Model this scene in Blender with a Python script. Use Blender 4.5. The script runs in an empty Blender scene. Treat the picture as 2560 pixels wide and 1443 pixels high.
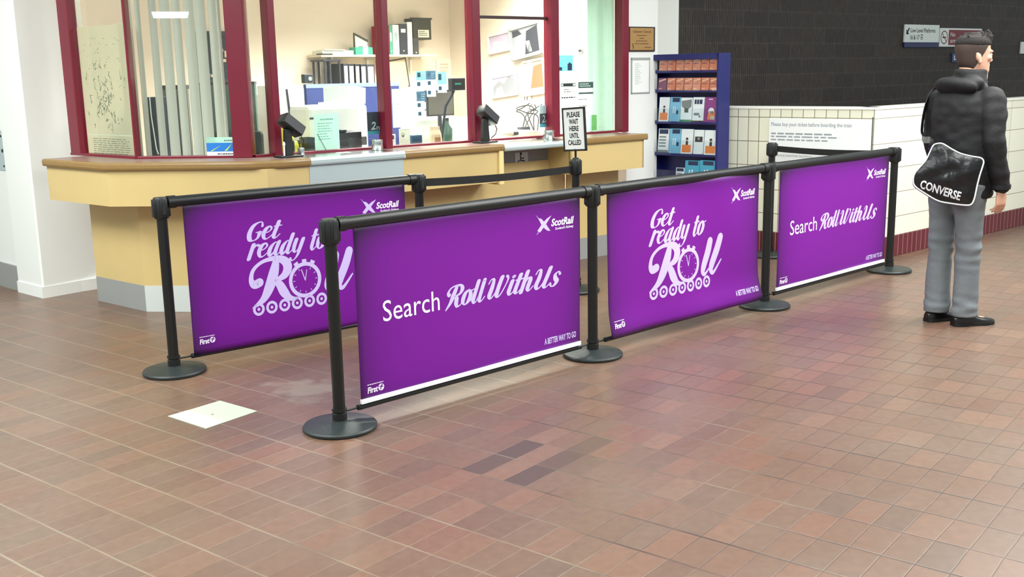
import bpy, bmesh, math, random
from mathutils import Vector, Matrix
import numpy as np
C = bpy.context.scene.collection
R = math.radians
rnd = random.Random(7)

# ------------------------------------------------------------------ camera
F_PX, PITCH, ROLL, EYE = 2647.8, 0.2003, -0.01939, 1.549
CX, CY = 1280.0, 721.5
_f = np.array([0, math.cos(PITCH), -math.sin(PITCH)])
_r = np.array([1.0, 0, 0]); _u = np.cross(_r, _f)
RT = _r*math.cos(ROLL) + _u*math.sin(ROLL)
UP = -_r*math.sin(ROLL) + _u*math.cos(ROLL)
cd = bpy.data.cameras.new('camera'); cam = bpy.data.objects.new('camera', cd); C.objects.link(cam)
cd.sensor_width = 36.0; cd.lens = 36.0*F_PX/2560.0; cd.clip_end = 200
M3 = Matrix(((RT[0], UP[0], -_f[0]), (RT[1], UP[1], -_f[1]), (RT[2], UP[2], -_f[2])))
cam.matrix_world = Matrix.Translation((0, 0, EYE)) @ M3.to_4x4()
bpy.context.scene.camera = cam
sc = bpy.context.scene
sc.view_settings.view_transform = 'Standard'; sc.view_settings.look = 'None'
sc.view_settings.gamma = 1.0; sc.view_settings.use_curve_mapping = False
sc.view_settings.exposure = 0.40

# ------------------------------------------------------------------ light
w = bpy.data.worlds.new('world'); sc.world = w; w.use_nodes = True
w.node_tree.nodes['Background'].inputs[0].default_value = (0.90, 1.0, 0.97, 1)
w.node_tree.nodes['Background'].inputs[1].default_value = 0.46
def area(name, loc, sx, sy, power, color=(1, 1, 1), rot=(0, 0, 0)):
    l = bpy.data.lights.new(name, 'AREA'); l.shape = 'RECTANGLE'; l.size = sx; l.size_y = sy
    l.energy = power; l.color = color
    o = bpy.data.objects.new(name, l); C.objects.link(o); o.location = loc; o.rotation_euler = rot
    return o
# fluorescent rows over the concourse; the fourth lamp is added to whiten the pier
for x, y, e_, c_ in ((-4.2, 4.8, 160, (0.96, 1.0, 0.97)), (-2.8, 2.4, 120, (0.96, 1.0, 0.97)), (4.6, 6.4, 200, (1.0, 0.99, 0.96)), (2.2, 5.2, 130, (1.0, 1.0, 0.97)), (1.2, 1.4, 120, (0.96, 1.0, 0.97))):
    area('concourse_light', (x, y, 3.3), 1.6, 2.6, e_, c_, (0, 0, R(40)))
# fluorescent office panels; the one by the glass is added to brighten the printer
for x, y, s_, e_ in ((-.75, 9.25, 1.5, 110), (.0, 10.05, 1.3, 62), (-.72, 8.33, 1.7, 34)):
    o = area('office_light', (x, y, 2.62), s_, .6, e_, (1.0, 0.97, 0.92), (0, 0, R(39.5))); o.data.spread = R(140)
area('office_light', (-3.1, 8.6, 2.62), 0.7, 0.7, 3, (0.95, 1.0, 0.97))

# ------------------------------------------------------------------ pixel -> place helpers
def ray(px, py):
    return _f + RT*((px-CX)/F_PX) - UP*((py-CY)/F_PX)
def at_z(px, py, z=0.0):
    d = ray(px, py); t = (z-EYE)/d[2]; return Vector((d[0]*t, d[1]*t, z))
class Plane:
    """a vertical plane: origin, direction angle (degrees); local x along, y away from the viewer"""
    def __init__(s, x, y, ang):
        s.x, s.y, s.a = x, y, R(ang)
        s.u = np.array([math.cos(s.a), math.sin(s.a)]); s.n = np.array([-s.u[1], s.u[0]])
    def hit(s, px, py, d=0.0):
        r = ray(px, py); o = np.array([s.x, s.y]) + s.n*d
        t = (o@s.n)/(r[:2]@s.n); p = r[:2]*t
        return float((p-o)@s.u), EYE + r[2]*t
    def pt(s, a, d=0.0, z=0.0):
        p = np.array([s.x, s.y]) + s.u*a + s.n*d; return Vector((p[0], p[1], z))
    def box(s, x0, y0, x1, y1, d=0.0):
        """pixel box -> (s0, s1, z0, z1) on the plane"""
        xm, ym = (x0+x1)/2, (y0+y1)/2
        return s.hit(x0, ym, d)[0], s.hit(x1, ym, d)[0], s.hit(xm, y1, d)[1], s.hit(xm, y0, d)[1]
    def off(s, d):
        p = s.pt(0, d); return Plane(p.x, p.y, math.degrees(s.a))
    def meet(s, o):
        A = np.array([s.u, -o.u]).T; k = np.linalg.solve(A, np.array([o.x-s.x, o.y-s.y])); return s.pt(k[0])

# ------------------------------------------------------------------ materials
def lin(c): 
    c = c/255.0
    return c/12.92 if c <= 0.04045 else ((c+0.055)/1.055)**2.4
def col(r, g, b): return (lin(r), lin(g), lin(b), 1)
MATS = {}
def mat(name, rgb, rough=0.5, metal=0.0, spec=0.5, noise=0.0, nscale=8.0, bump=0.0, bscale=60.0, emit=0.0, coat=0.0):
    if name in MATS: return MATS[name]
    m = bpy.data.materials.new(name); m.use_nodes = True; nt = m.node_tree; b = nt.nodes['Principled BSDF']
    b.inputs['Base Color'].default_value = col(*rgb); b.inputs['Roughness'].default_value = rough
    b.inputs['Metallic'].default_value = metal; b.inputs['Specular IOR Level'].default_value = spec
    b.inputs['Coat Weight'].default_value = coat
    if emit:
        b.inputs['Emission Color'].default_value = col(*rgb); b.inputs['Emission Strength'].default_value = emit
    if noise or bump:
        tc = nt.nodes.new('ShaderNodeTexCoord')
    if noise:
        n = nt.nodes.new('ShaderNodeTexNoise'); n.inputs['Scale'].default_value = nscale; n.inputs['Detail'].default_value = 5
        nt.links.new(tc.outputs['Object'], n.inputs['Vector'])
        mx = nt.nodes.new('ShaderNodeMix'); mx.data_type = 'RGBA'
        c = col(*rgb)
        mx.inputs[6].default_value = tuple(x*(1-noise) for x in c[:3]) + (1,)
        mx.inputs[7].default_value = tuple(min(1, x*(1+noise)) for x in c[:3]) + (1,)
        nt.links.new(n.outputs['Fac'], mx.inputs[0]); nt.links.new(mx.outputs[2], b.inputs['Base Color'])
    if bump:
        n2 = nt.nodes.new('ShaderNodeTexNoise'); n2.inputs['Scale'].default_value = bscale; n2.inputs['Detail'].default_value = 3
        nt.links.new(tc.outputs['Object'], n2.inputs['Vector'])
        bp = nt.nodes.new('ShaderNodeBump'); bp.inputs['Strength'].default_value = bump; bp.inputs['Distance'].default_value = 0.01
        nt.links.new(n2.outputs['Fac'], bp.inputs['Height']); nt.links.new(bp.outputs['Normal'], b.inputs['Normal'])
    MATS[name] = m; return m
def paper_mat(name, rgb, k=.45):
    m = mat(name, rgb, .6); nt = m.node_tree; b = nt.nodes['Principled BSDF']; o = nt.nodes['Material Output']
    t = nt.nodes.new('ShaderNodeBsdfTranslucent'); t.inputs[0].default_value = col(*rgb)
    x = nt.nodes.new('ShaderNodeMixShader'); x.inputs[0].default_value = k
    nt.links.new(b.outputs[0], x.inputs[1]); nt.links.new(t.outputs[0], x.inputs[2]); nt.links.new(x.outputs[0], o.inputs[0]); return m
def glass_mat(name, tint, refl=1.0):
    if name in MATS: return MATS[name]
    m = bpy.data.materials.new(name); m.use_nodes = True; nt = m.node_tree; nt.nodes.clear()
    o = nt.nodes.new('ShaderNodeOutputMaterial'); t = nt.nodes.new('ShaderNodeBsdfTransparent'); t.inputs[0].default_value = tint
    g = nt.nodes.new('ShaderNodeBsdfGlossy'); g.inputs['Roughness'].default_value = 0.01
    f = nt.nodes.new('ShaderNodeLayerWeight'); f.inputs[0].default_value = .5
    p = nt.nodes.new('ShaderNodeMath'); p.operation = 'POWER'; p.inputs[1].default_value = 5
    k = nt.nodes.new('ShaderNodeMath'); k.operation = 'MULTIPLY_ADD'; k.inputs[1].default_value = .9*refl; k.inputs[2].default_value = .045*refl
    x = nt.nodes.new('ShaderNodeMixShader')
    nt.links.new(f.outputs['Facing'], p.inputs[0]); nt.links.new(p.outputs[0], k.inputs[0]); nt.links.new(k.outputs[0], x.inputs[0]); nt.links.new(t.outputs[0], x.inputs[1]); nt.links.new(g.outputs[0], x.inputs[2])
    nt.links.new(x.outputs[0], o.inputs[0]); MATS[name] = m; return m

# ------------------------------------------------------------------ mesh builder
class MB:
    def __init__(s): s.v = []; s.f = []
    def add(s, vs, fs):
        k = len(s.v); s.v += [tuple(p) for p in vs]; s.f += [tuple(i+k for i in f) for f in fs]; return s
    def box(s, x0, x1, y0, y1, z0, z1, b=0.0, M=None):
        bm = bmesh.new(); bmesh.ops.create_cube(bm, size=1.0)
        for v in bm.verts:
            v.co = Vector(((x0+x1)/2+v.co.x*(x1-x0), (y0+y1)/2+v.co.y*(y1-y0), (z0+z1)/2+v.co.z*(z1-z0)))
        if b > 0:
            b = min(b, 0.45*min(abs(x1-x0), abs(y1-y0), abs(z1-z0)))
            bmesh.ops.bevel(bm, geom=list(bm.edges), offset=b, segments=2, affect='EDGES', profile=0.5)
        return s.bm(bm, M)
    def bm(s, bm, M=None):
        if M is not None: bm.transform(M)
        bm.verts.index_update()
        s.add([v.co for v in bm.verts], [[v.index for v in f.verts] for f in bm.faces]); bm.free(); return s
    def lathe(s, prof, n=32, ctr=(0, 0), M=None):
        """profile of (r, z)"""
        vs = []; fs = []; k = len(prof)
        for i in range(n):
            a = 2*math.pi*i/n
            for r, z in prof: vs.append((ctr[0]+r*math.cos(a), ctr[1]+r*math.sin(a), z))
        for i in range(n):
            j = (i+1) % n
            for t in range(k-1): fs.append((i*k+t, j*k+t, j*k+t+1, i*k+t+1))
        fs.append([i*k for i in range(n)][::-1]); fs.append([i*k+k-1 for i in range(n)])
        if M is not None: vs = [M @ Vector(v) for v in vs]
        return s.add(vs, fs)
    def tube(s, pts, r, n=10, caps=True):
        pts = [Vector(p) for p in pts]; m = len(pts)
        rs = r if isinstance(r, (list, tuple)) else [r]*m
        vs = []; fs = []; ref = None
        for i, p in enumerate(pts):
            t = (pts[min(i+1, m-1)] - pts[max(i-1, 0)]).normalized()
            if ref is None:
                ref = Vector((0, 0, 1)) if abs(t.z) < 0.9 else Vector((1, 0, 0))
            x = t.cross(ref).normalized(); y = x.cross(t).normalized(); ref = y
            for k in range(n):
                a = 2*math.pi*k/n; vs.append(p + (x*math.cos(a)+y*math.sin(a))*rs[i])
        for i in range(m-1):
            for k in range(n):
                l = (k+1) % n; fs.append((i*n+k, i*n+l, (i+1)*n+l, (i+1)*n+k))
        if caps: fs.append(list(range(n))[::-1]); fs.append([(m-1)*n+k for k in range(n)])
        return s.add(vs, fs)
    def prism(s, poly, z0, z1):
        """poly: list of (x, y) counter clockwise"""
        n = len(poly)
        return s.add([(x, y, z0) for x, y in poly]+[(x, y, z1) for x, y in poly],
              [list(range(n))[::-1], list(range(n, 2*n))]+[(i, (i+1) % n, n+(i+1) % n, n+i) for i in range(n)])
    def slab(s, poly, y0, y1):
        """poly in x-z, extruded along y"""
        n = len(poly)
        return s.add([(x, y0, z) for x, z in poly]+[(x, y1, z) for x, z in poly],
              [list(range(n)), list(range(n, 2*n))[::-1]]+[((i+1) % n, i, n+i, n+(i+1) % n) for i in range(n)])
    def loft(s, rings, cap=True):
        n = len(rings[0]); vs = [p for r in rings for p in r]; fs = []
        for i in range(len(rings)-1):
            for k in range(n):
                l = (k+1) % n; fs.append((i*n+k, i*n+l, (i+1)*n+l, (i+1)*n+k))
        if cap: fs.append(list(range(n))[::-1]); fs.append([(len(rings)-1)*n+k for k in range(n)])
        return s.add(vs, fs)
    def build(s, name, m, parent=None, smooth=False, loc=None, rotz=0.0, bevel=0.0):
        me = bpy.data.meshes.new(name); me.from_pydata([tuple(v) for v in s.v], [], [list(f) for f in s.f])
        bm = bmesh.new(); bm.from_mesh(me); bmesh.ops.recalc_face_normals(bm, faces=bm.faces); bm.to_mesh(me); bm.free()
        if isinstance(m, str): m = MATS[m]
        me.materials.append(m)
        if smooth:
            for p in me.polygons: p.use_smooth = True
            try: me.set_sharp_from_angle(angle=R(40))
            except Exception: pass
        o = bpy.data.objects.new(name, me); C.objects.link(o)
        if parent is not None: o.parent = parent
        if loc is not None: o.location = loc
        if rotz: o.rotation_euler = (0, 0, rotz)
        if bevel:
            bv = o.modifiers.new('bevel', 'BEVEL'); bv.width = bevel; bv.segments = 2; bv.limit_method = 'ANGLE'; bv.angle_limit = R(40)
        return o
def tag(o, label=None, cat=None, group=None, kind=None):
    if label: o['label'] = label
    if cat: o['category'] = cat
    if group: o['group'] = group
    if kind: o['kind'] = kind
    return o
def thing(name, label, cat, loc=(0, 0, 0), rotz=0.0, group=None):
    o = bpy.data.objects.new(name, None); C.objects.link(o); o.empty_display_size = 0.05
    o.location = loc; o.rotation_euler = (0, 0, rotz); return tag(o, label, cat, group)
def struct(o): o['kind'] = 'structure'; return o
def copy_thing(o, loc, rotz, label=None):
    c = o.copy(); C.objects.link(c); c.location = loc; c.rotation_euler = (0, 0, rotz)
    if label: c['label'] = label
    for ch in list(o.children):
        d = ch.copy(); C.objects.link(d); d.parent = c
        for g in list(ch.children):
            e = g.copy(); C.objects.link(e); e.parent = d
    return c

# ------------------------------------------------------------------ lettering
_tc = {}
def text2d(body, bold=0.0):
    """flat outline of upright text: verts (x, y), faces; cap height 1, baseline 0"""
    key = (body, bold)
    if key in _tc: return _tc[key]
    cu = bpy.data.curves.new('t', 'FONT'); cu.body = body; cu.offset = bold; cu.resolution_u = 3
    o = bpy.data.objects.new('t', cu); C.objects.link(o)
    dg = bpy.context.evaluated_depsgraph_get(); me = bpy.data.meshes.new_from_object(o.evaluated_get(dg))
    vs = [(v.co.x/0.7, v.co.y/0.7) for v in me.vertices]; fs = [tuple(p.vertices) for p in me.polygons]
    bpy.data.objects.remove(o); bpy.data.curves.remove(cu); bpy.data.meshes.remove(me)
    _tc[key] = (vs, fs); return _tc[key]
def fit_text(body, x0, x1, zb, zt, shear=0.0, bold=0.0):
    vs, fs = text2d(body, bold)
    if not vs: return [], []
    h = zt-zb; sv = [(x+shear*y, y) for x, y in vs]
    a = min(p[0] for p in sv); b = max(p[0] for p in sv); k = (x1-x0)/(b-a)
    return [(x0+(x-a)*k, zb+y*h) for x, y in sv], fs
def catmull(P, n=6):
    P = [np.array(p, float) for p in P]; out = []
    for i in range(len(P)-1):
        p0 = P[max(i-1, 0)]; p1 = P[i]; p2 = P[i+1]; p3 = P[min(i+2, len(P)-1)]
        for k in range(n):
            t = k/n
            out.append(0.5*((2*p1)+(p2-p0)*t+(2*p0-5*p1+4*p2-p3)*t*t+(3*p1-p0-3*p2+p3)*t**3))
    out.append(P[-1]); return out
def brush(P, n=6):
    """a pen stroke through (x, y, width) points -> verts, faces"""
    Q = catmull(P, n); vs = []; fs = []
    for i, q in enumerate(Q):
        a = Q[max(i-1, 0)]; b = Q[min(i+1, len(Q)-1)]; t = b[:2]-a[:2]; L = np.hypot(*t) or 1; t = t/L
        nn = np.array([-t[1], t[0]])*q[2]/2
        vs += [tuple(q[:2]+nn), tuple(q[:2]-nn)]
        if i: k = 2*i; fs.append((k-2, k-1, k+1, k))
    for q in (Q[0], Q[-1]):
        k = len(vs); vs += [(q[0]+q[2]/2*math.cos(a*math.pi/5), q[1]+q[2]/2*math.sin(a*math.pi/5)) for a in range(10)]
        fs.append(tuple(range(k, k+10)))
    return vs, fs
T, M_, N_ = .17, .11, .055
SCRIPT = {
 'e': (.46, [[(.06,.30,N_),(.28,.36,N_),(.38,.50,.08),(.28,.62,.08),(.13,.52,T),(.08,.26,T),(.18,.04,M_),(.32,.03,N_),(.48,.18,N_)]]),
 'o': (.50, [[(.27,.62,N_),(.12,.48,T),(.09,.2,T),(.22,.02,N_),(.38,.16,T),(.40,.42,T),(.27,.62,N_),(.40,.56,N_),(.52,.6,N_)]]),
 'l': (.30, [[(.0,.14,N_),(.14,.5,N_)],[(.16,1.0,T),(.13,.5,T),(.11,.16,T),(.17,.02,M_),(.26,.04,N_),(.36,.18,N_)]]),
 't': (.32, [[(.17,.88,T),(.14,.5,T),(.11,.16,T),(.17,.02,M_),(.26,.04,N_),(.38,.18,N_)],[(.02,.6,.07),(.34,.62,.07)]]),
 'i': (.29, [[(.14,.60,T),(.12,.35,T),(.11,.16,T),(.17,.02,M_),(.26,.04,N_),(.36,.18,N_)],[(.15,.83,.15),(.16,.84,.15)]]),
 'h': (.54, [[(.14,1.0,T),(.12,.5,T),(.10,.0,T)],[(.12,.3,N_),(.26,.58,.08),(.38,.52,T),(.36,.16,T),(.42,.02,M_),(.50,.04,N_),(.60,.18,N_)]]),
 'r': (.38, [[(.12,.62,T),(.10,.3,T),(.08,-.02,T)],[(.12,.3,N_),(.24,.57,.08),(.36,.56,.14)]]),
 'a': (.56, [[(.40,.52,N_),(.27,.62,N_),(.12,.42,T),(.10,.16,T),(.20,.02,M_),(.40,.30,N_)],[(.43,.62,T),(.39,.35,T),(.38,.16,T),(.44,.02,M_),(.52,.04,N_),(.62,.18,N_)]]),
 'd': (.56, [[(.40,.52,N_),(.27,.62,N_),(.12,.42,T),(.10,.16,T),(.20,.02,M_),(.40,.30,N_)],[(.44,1.0,T),(.40,.45,T),(.38,.16,T),(.44,.02,M_),(.52,.04,N_),(.62,.18,N_)]]),
 'y': (.54, [[(.12,.62,T),(.10,.28,T),(.16,.06,M_),(.26,.06,N_),(.40,.30,N_)],[(.44,.62,T),(.40,.2,T),(.37,-.12,M_),(.26,-.32,N_),(.12,-.34,.08),(.06,-.24,M_)]]),
 's': (.40, [[(.36,.50,M_),(.27,.62,N_),(.14,.52,M_),(.20,.34,T),(.31,.2,T),(.25,.03,M_),(.12,.0,N_),(.03,.12,M_)]]),
 'G': (.66, [[(.58,.76,M_),(.52,.97,N_),(.36,.98,.08),(.16,.80,T),(.09,.42,.19),(.18,.08,T),(.36,.0,N_),(.52,.14,M_),(.54,.42,T)],[(.38,.44,N_),(.64,.44,N_)]]),
 'R': (.74, [[(.09,.60,.15),(.01,.72,M_),(.10,.92,.07),(.34,1.0,.07),(.56,.96,M_),(.66,.78,T),(.58,.58,M_),(.34,.50,N_)],[(.36,.97,.14),(.30,.6,.19),(.24,.25,.15),(.10,-.06,.06)],[(.36,.50,M_),(.48,.40,T),(.52,.18,T),(.60,.02,M_),(.72,.04,N_),(.80,.14,N_)]]),
 'W': (.96, [[(.02,.76,N_),(.08,.94,N_),(.20,.92,M_),(.22,.55,T),(.20,.18,T),(.28,.02,.08),(.40,.16,N_),(.52,.55,N_)],[(.56,.98,T),(.52,.5,T),(.52,.18,T),(.60,.02,.08),(.72,.16,N_),(.84,.60,N_),(.86,.86,.08),(.78,.98,M_)]]),
 'U': (.80, [[(.02,.76,N_),(.08,.94,N_),(.20,.92,M_),(.22,.55,T),(.18,.22,T),(.26,.02,M_),(.40,.10,N_),(.54,.45,N_)],[(.62,.98,T),(.58,.55,T),(.54,.18,T),(.60,.02,M_),(.70,.04,N_),(.82,.2,N_)]]),
 ' ': (.10, []),
}
def script2d(body, slant=0.30, wk=1.0):
    vs = []; fs = []; x = 0
    for ch in body:
        adv, st = SCRIPT[ch]
        for P in st:
            if ch.islower(): P = [(x_, y_*1.12 if y_ <= .7 else .784+(y_-.7)*.72, w_) for x_, y_, w_ in P]
            a, b = brush([(x_, y_, w_*wk) for x_, y_, w_ in P]); k = len(vs)
            vs += [(x+p[0]+slant*p[1], p[1]) for p in a]; fs += [tuple(i+k for i in f) for f in b]
        x += adv
    return vs, fs
def fit_script(body, x0, x1, zb, zt, slant=0.30, wk=1.08):
    vs, fs = script2d(body, slant, wk); a = min(p[0] for p in vs); b = max(p[0] for p in vs); k = (x1-x0)/(b-a); h = zt-zb
    return [(x0+(x-a)*k, zb+y*h) for x, y in vs], fs
def disc2d(cx, cz, r, n=28): return [(cx+r*math.cos(2*math.pi*i/n), cz+r*math.sin(2*math.pi*i/n)) for i in range(n)], [tuple(range(n))]
def ring2d(cx, cz, r0, r1, n=36, kx=1.0):
    vs = [(cx+kx*r*math.cos(2*math.pi*i/n), cz+r*math.sin(2*math.pi*i/n)) for i in range(n) for r in (r0, r1)]
    return vs, [(2*i, 2*i+1, (2*i+3) % (2*n), (2*i+2) % (2*n)) for i in range(n)]
def bar2d(x0, z0, x1, z1, w): return brush([(x0, z0, w), (x1, z1, w)], 1)
def rect2d(x0, x1, z0, z1): return [(x0, z0), (x1, z0), (x1, z1), (x0, z1)], [(0, 1, 2, 3)]
def poly2d(p): return list(p), [tuple(range(len(p)))]
class Ink:
    """flat marks in x-z laid on a face at y (facing -y)"""
    def __init__(s): s.v = []; s.f = []
    def put(s, vf):
        k = len(s.v); s.v += vf[0]; s.f += [tuple(i+k for i in f) for f in vf[1]]; return s
    def text(s, *a, **k): return s.put(fit_text(*a, **k))
    def build(s, name, m, parent, y=0.0, dep=None, label=None):
        me = bpy.data.meshes.new(name)
        me.from_pydata([(x, (dep(x, z) if dep else 0)+y, z) for x, z in s.v], [], s.f)
        me.materials.append(MATS[m] if isinstance(m, str) else m)
        o = bpy.data.objects.new(name, me); C.objects.link(o); o.parent = parent
        if label: o['label'] = label
        return o
def text_lines(ink, x0, x1, z0, z1, n, seed=0, frac=(.55, 1.0), fill=0.5):
    """n rows of small print drawn as broken word bars"""
    q = random.Random(seed); h = (z1-z0)/n
    for i in range(n):
        z = z1-(i+0.5)*h; x = x0; xe = x0+(x1-x0)*q.uniform(*frac)
        while x < xe:
            wd = (x1-x0)*q.uniform(.05, .16); ink.put(rect2d(x, min(x+wd, xe), z-h*fill/2, z+h*fill/2)); x += wd+(x1-x0)*.025
    return ink
# ------------------------------------------------------------------ materials used
mat('white_wall', (235, 238, 234), .55, noise=.03, nscale=2)
mat('cream_wall', (240, 226, 208), .7, noise=.03, nscale=2)
mat('office_ceiling', (225, 225, 215), .8)
mat('maple', (208, 184, 126), .38, noise=.06, nscale=5)
mat('maple_edge', (236, 214, 150), .4)
mat('worktop_brown', (150, 122, 112), .35, noise=.10, nscale=60)
mat('nosing', (146, 116, 70), .3, noise=.12, nscale=30)
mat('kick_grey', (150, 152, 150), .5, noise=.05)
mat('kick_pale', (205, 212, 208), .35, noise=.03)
mat('steel', (205, 212, 210), .22, metal=1.0, noise=.05, nscale=20)
mat('steel_brushed', (190, 206, 206), .42, metal=.35, noise=.04, nscale=6)
mat('maroon', (118, 20, 44), .32, noise=.10, nscale=6)
mat('maroon_dark', (60, 34, 36), .35)
mat('black_plastic', (20, 23, 23), .42, bump=.05, bscale=300)
mat('black_pole', (17, 19, 19), .36)
mat('black_base', (34, 42, 42), .45, noise=.15, nscale=25, bump=.1, bscale=90)
mat('belt_black', (14, 15, 14), .75)
mat('paper_white', (238, 242, 240), .6)
mat('paper_warm', (232, 232, 214), .6)
mat('white_ink', (240, 232, 250), .5)
mat('lilac_ink', (205, 190, 238), .5)
mat('lilac_fade', (150, 105, 190), .5)
mat('black_ink', (24, 26, 28), .6)
mat('grey_ink', (120, 125, 125), .6)
mat('white_bar', (240, 240, 246), .4)
glass_mat('pane_glass', (.93, .965, .945, 1))
glass_mat('clear_plastic', (.96, .98, .98, 1), .8)

# ------------------------------------------------------------------ floor of brick pavers
def floor_material():
    m = bpy.data.materials.new('brick_paver_floor'); m.use_nodes = True; nt = m.node_tree; N = nt.nodes.new; L = nt.links.new
    b = nt.nodes['Principled BSDF']
    geo = N('ShaderNodeNewGeometry')
    mp = N('ShaderNodeMapping'); mp.vector_type = 'POINT'
    # x' along the short side of a paver (direction 141 deg), y' along the long side (51 deg)
    g = R(51.5); ox, oy = 1.488, 4.215
    # rotate by -(g-90) so that +51.5deg becomes +y
    th = -(g-math.pi/2)
    mp.inputs['Rotation'].default_value = (0, 0, th)
    c, s_ = math.cos(th), math.sin(th)
    mp.inputs['Location'].default_value = (-(c*ox-s_*oy)+.27*.1075, -(s_*ox+c*oy)-.29*.2135, 0)
    L(geo.outputs['Position'], mp.inputs['Vector'])
    # slight waviness of the joints
    nz = N('ShaderNodeTexNoise'); nz.inputs['Scale'].default_value = 3.0; nz.inputs['Detail'].default_value = 2
    L(mp.outputs[0], nz.inputs['Vector'])
    sub = N('ShaderNodeVectorMath'); sub.operation = 'SUBTRACT'; sub.inputs[1].default_value = (.5, .5, .5); L(nz.outputs['Color'], sub.inputs[0])
    scl = N('ShaderNodeVectorMath'); scl.operation = 'SCALE'; scl.inputs['Scale'].default_value = .012; L(sub.outputs[0], scl.inputs[0])
    add = N('ShaderNodeVectorMath'); add.operation = 'ADD'; L(mp.outputs[0], add.inputs[0]); L(scl.outputs[0], add.inputs[1])
    # joints: wide ones along the courses, hairline ones between neighbours
    sep = N('ShaderNodeSeparateXYZ'); L(add.outputs[0], sep.inputs[0])
    def mth(op, *a):
        n = N('ShaderNodeMath'); n.operation = op
        for i, x in enumerate(a):
            if isinstance(x, (int, float)): n.inputs[i].default_value = x
            else: L(x, n.inputs[i])
        return n.outputs[0]
    def joint(o, d, wd):
        q = mth('PINGPONG', o, d/2)
        r = N('ShaderNodeMapRange'); r.interpolation_type = 'SMOOTHSTEP'; r.inputs['From Min'].default_value = wd; r.inputs['From Max'].default_value = wd*.35; L(q, r.inputs['Value']); return r.outputs[0]
    jfac = mth('MAXIMUM', joint(sep.outputs[1], .2135, .0060), mth('MULTIPLY', joint(sep.outputs[0], .1075, .0032), .65))
    # a random number for every paver
    def cell(o, d):
        a = N('ShaderNodeMath'); a.operation = 'DIVIDE'; a.inputs[1].default_value = d; L(o, a.inputs[0])
        f = N('ShaderNodeMath'); f.operation = 'FLOOR'; L(a.outputs[0], f.inputs[0]); return f.outputs[0]
    cu, cv = cell(sep.outputs[0], .1075), cell(sep.outputs[1], .2135)
    cb = N('ShaderNodeCombineXYZ'); L(cu, cb.inputs[0]); L(cv, cb.inputs[1])
    wn = N('ShaderNodeTexWhiteNoise'); wn.noise_dimensions = '2D'; L(cb.outputs[0], wn.inputs['Vector'])
    cr = N('ShaderNodeValToRGB'); e = cr.color_ramp
    e.elements[0].position = 0; e.elements[0].color = col(118, 90, 76)
    e.elements[1].position = 1; e.elements[1].color = col(142, 104, 84)
    for p, cc in ((.1, (124, 90, 74)), (.3, (132, 96, 78)), (.6, (126, 96, 80)), (.8, (136, 94, 76))):
        x = e.elements.new(p); x.color = col(*cc)
    L(wn.outputs['Value'], cr.inputs[0])
    # broad worn / dirty clouds
    n1 = N('ShaderNodeTexNoise'); n1.inputs['Scale'].default_value = .75; n1.inputs['Detail'].default_value = 4; n1.inputs['Roughness'].default_value = .6
    L(geo.outputs['Position'], n1.inputs['Vector'])
    r1 = N('ShaderNodeValToRGB'); r1.color_ramp.elements[0].position = .38; r1.color_ramp.elements[1].position = .68
    L(n1.outputs['Fac'], r1.inputs[0])
    mx = N('ShaderNodeMix'); mx.data_type = 'RGBA'; mx.inputs[7].default_value = col(134, 112, 98); L(r1.outputs[0], mx.inputs[0])
    L(cr.outputs[0], mx.inputs[6])
    k = N('ShaderNodeMath'); k.operation = 'MULTIPLY'; k.inputs[1].default_value = .55; L(r1.outputs[0], k.inputs[0]); L(k.outputs[0], mx.inputs[0])
    # fine grain
    n2 = N('ShaderNodeTexNoise'); n2.inputs['Scale'].default_value = 28; n2.inputs['Detail'].default_value = 6; L(geo.outputs['Position'], n2.inputs['Vector'])
    mg = N('ShaderNodeMix'); mg.data_type = 'RGBA'; mg.blend_type = 'OVERLAY'; mg.inputs[0].default_value = .22; L(mx.outputs[2], mg.inputs[6]); L(n2.outputs['Fac'], mg.inputs[7])
    dk_ = None
    for i, j_, s_w in ((-11, -5, 1), (-11, -6, .9), (-9, -6, 1), (-9, -5, .6), (-9, -4, .5), (-4, 2, .4), (2, 3, .3)):
        q = mth('MULTIPLY', mth('MULTIPLY', mth('COMPARE', cu, i, .4), mth('COMPARE', cv, j_, .4)), s_w); dk_ = q if dk_ is None else mth('ADD', dk_, q)
    md = N('ShaderNodeMix'); md.data_type = 'RGBA'; md.inputs[7].default_value = col(92, 76, 66); L(mth('MULTIPLY', dk_, .85), md.inputs[0]); L(mg.outputs[2], md.inputs[6]); mg = md
    # scuffed pale patch beside the floor notice
    pd = N('ShaderNodeVectorMath'); pd.operation = 'DISTANCE'; pd.inputs[1].default_value = (-1.04, 5.16, 0); L(geo.outputs['Position'], pd.inputs[0])
    pn = N('ShaderNodeTexNoise'); pn.inputs['Scale'].default_value = 9; pn.inputs['Detail'].default_value = 5; L(geo.outputs['Position'], pn.inputs['Vector'])
    pm = N('ShaderNodeMath'); pm.operation = 'MULTIPLY_ADD'; pm.inputs[1].default_value = .55; L(pn.outputs['Fac'], pm.inputs[0]); L(pd.outputs['Value'], pm.inputs[2])
    pr = N('ShaderNodeMapRange'); pr.inputs['From Min'].default_value = .50; pr.inputs['From Max'].default_value = .36; pr.inputs['To Min'].default_value = 0; pr.inputs['To Max'].default_value = .6
    L(pm.outputs[0], pr.inputs['Value'])
    mp2 = N('ShaderNodeMix'); mp2.data_type = 'RGBA'; mp2.inputs[7].default_value = col(170, 152, 134); L(pr.outputs[0], mp2.inputs[0]); L(mg.outputs[2], mp2.inputs[6])
    # joints: pale sand on the left, dark dirt on the right, patchy in between; some joints nearly flush
    sp = N('ShaderNodeSeparateXYZ'); L(geo.outputs['Position'], sp.inputs[0])
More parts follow.
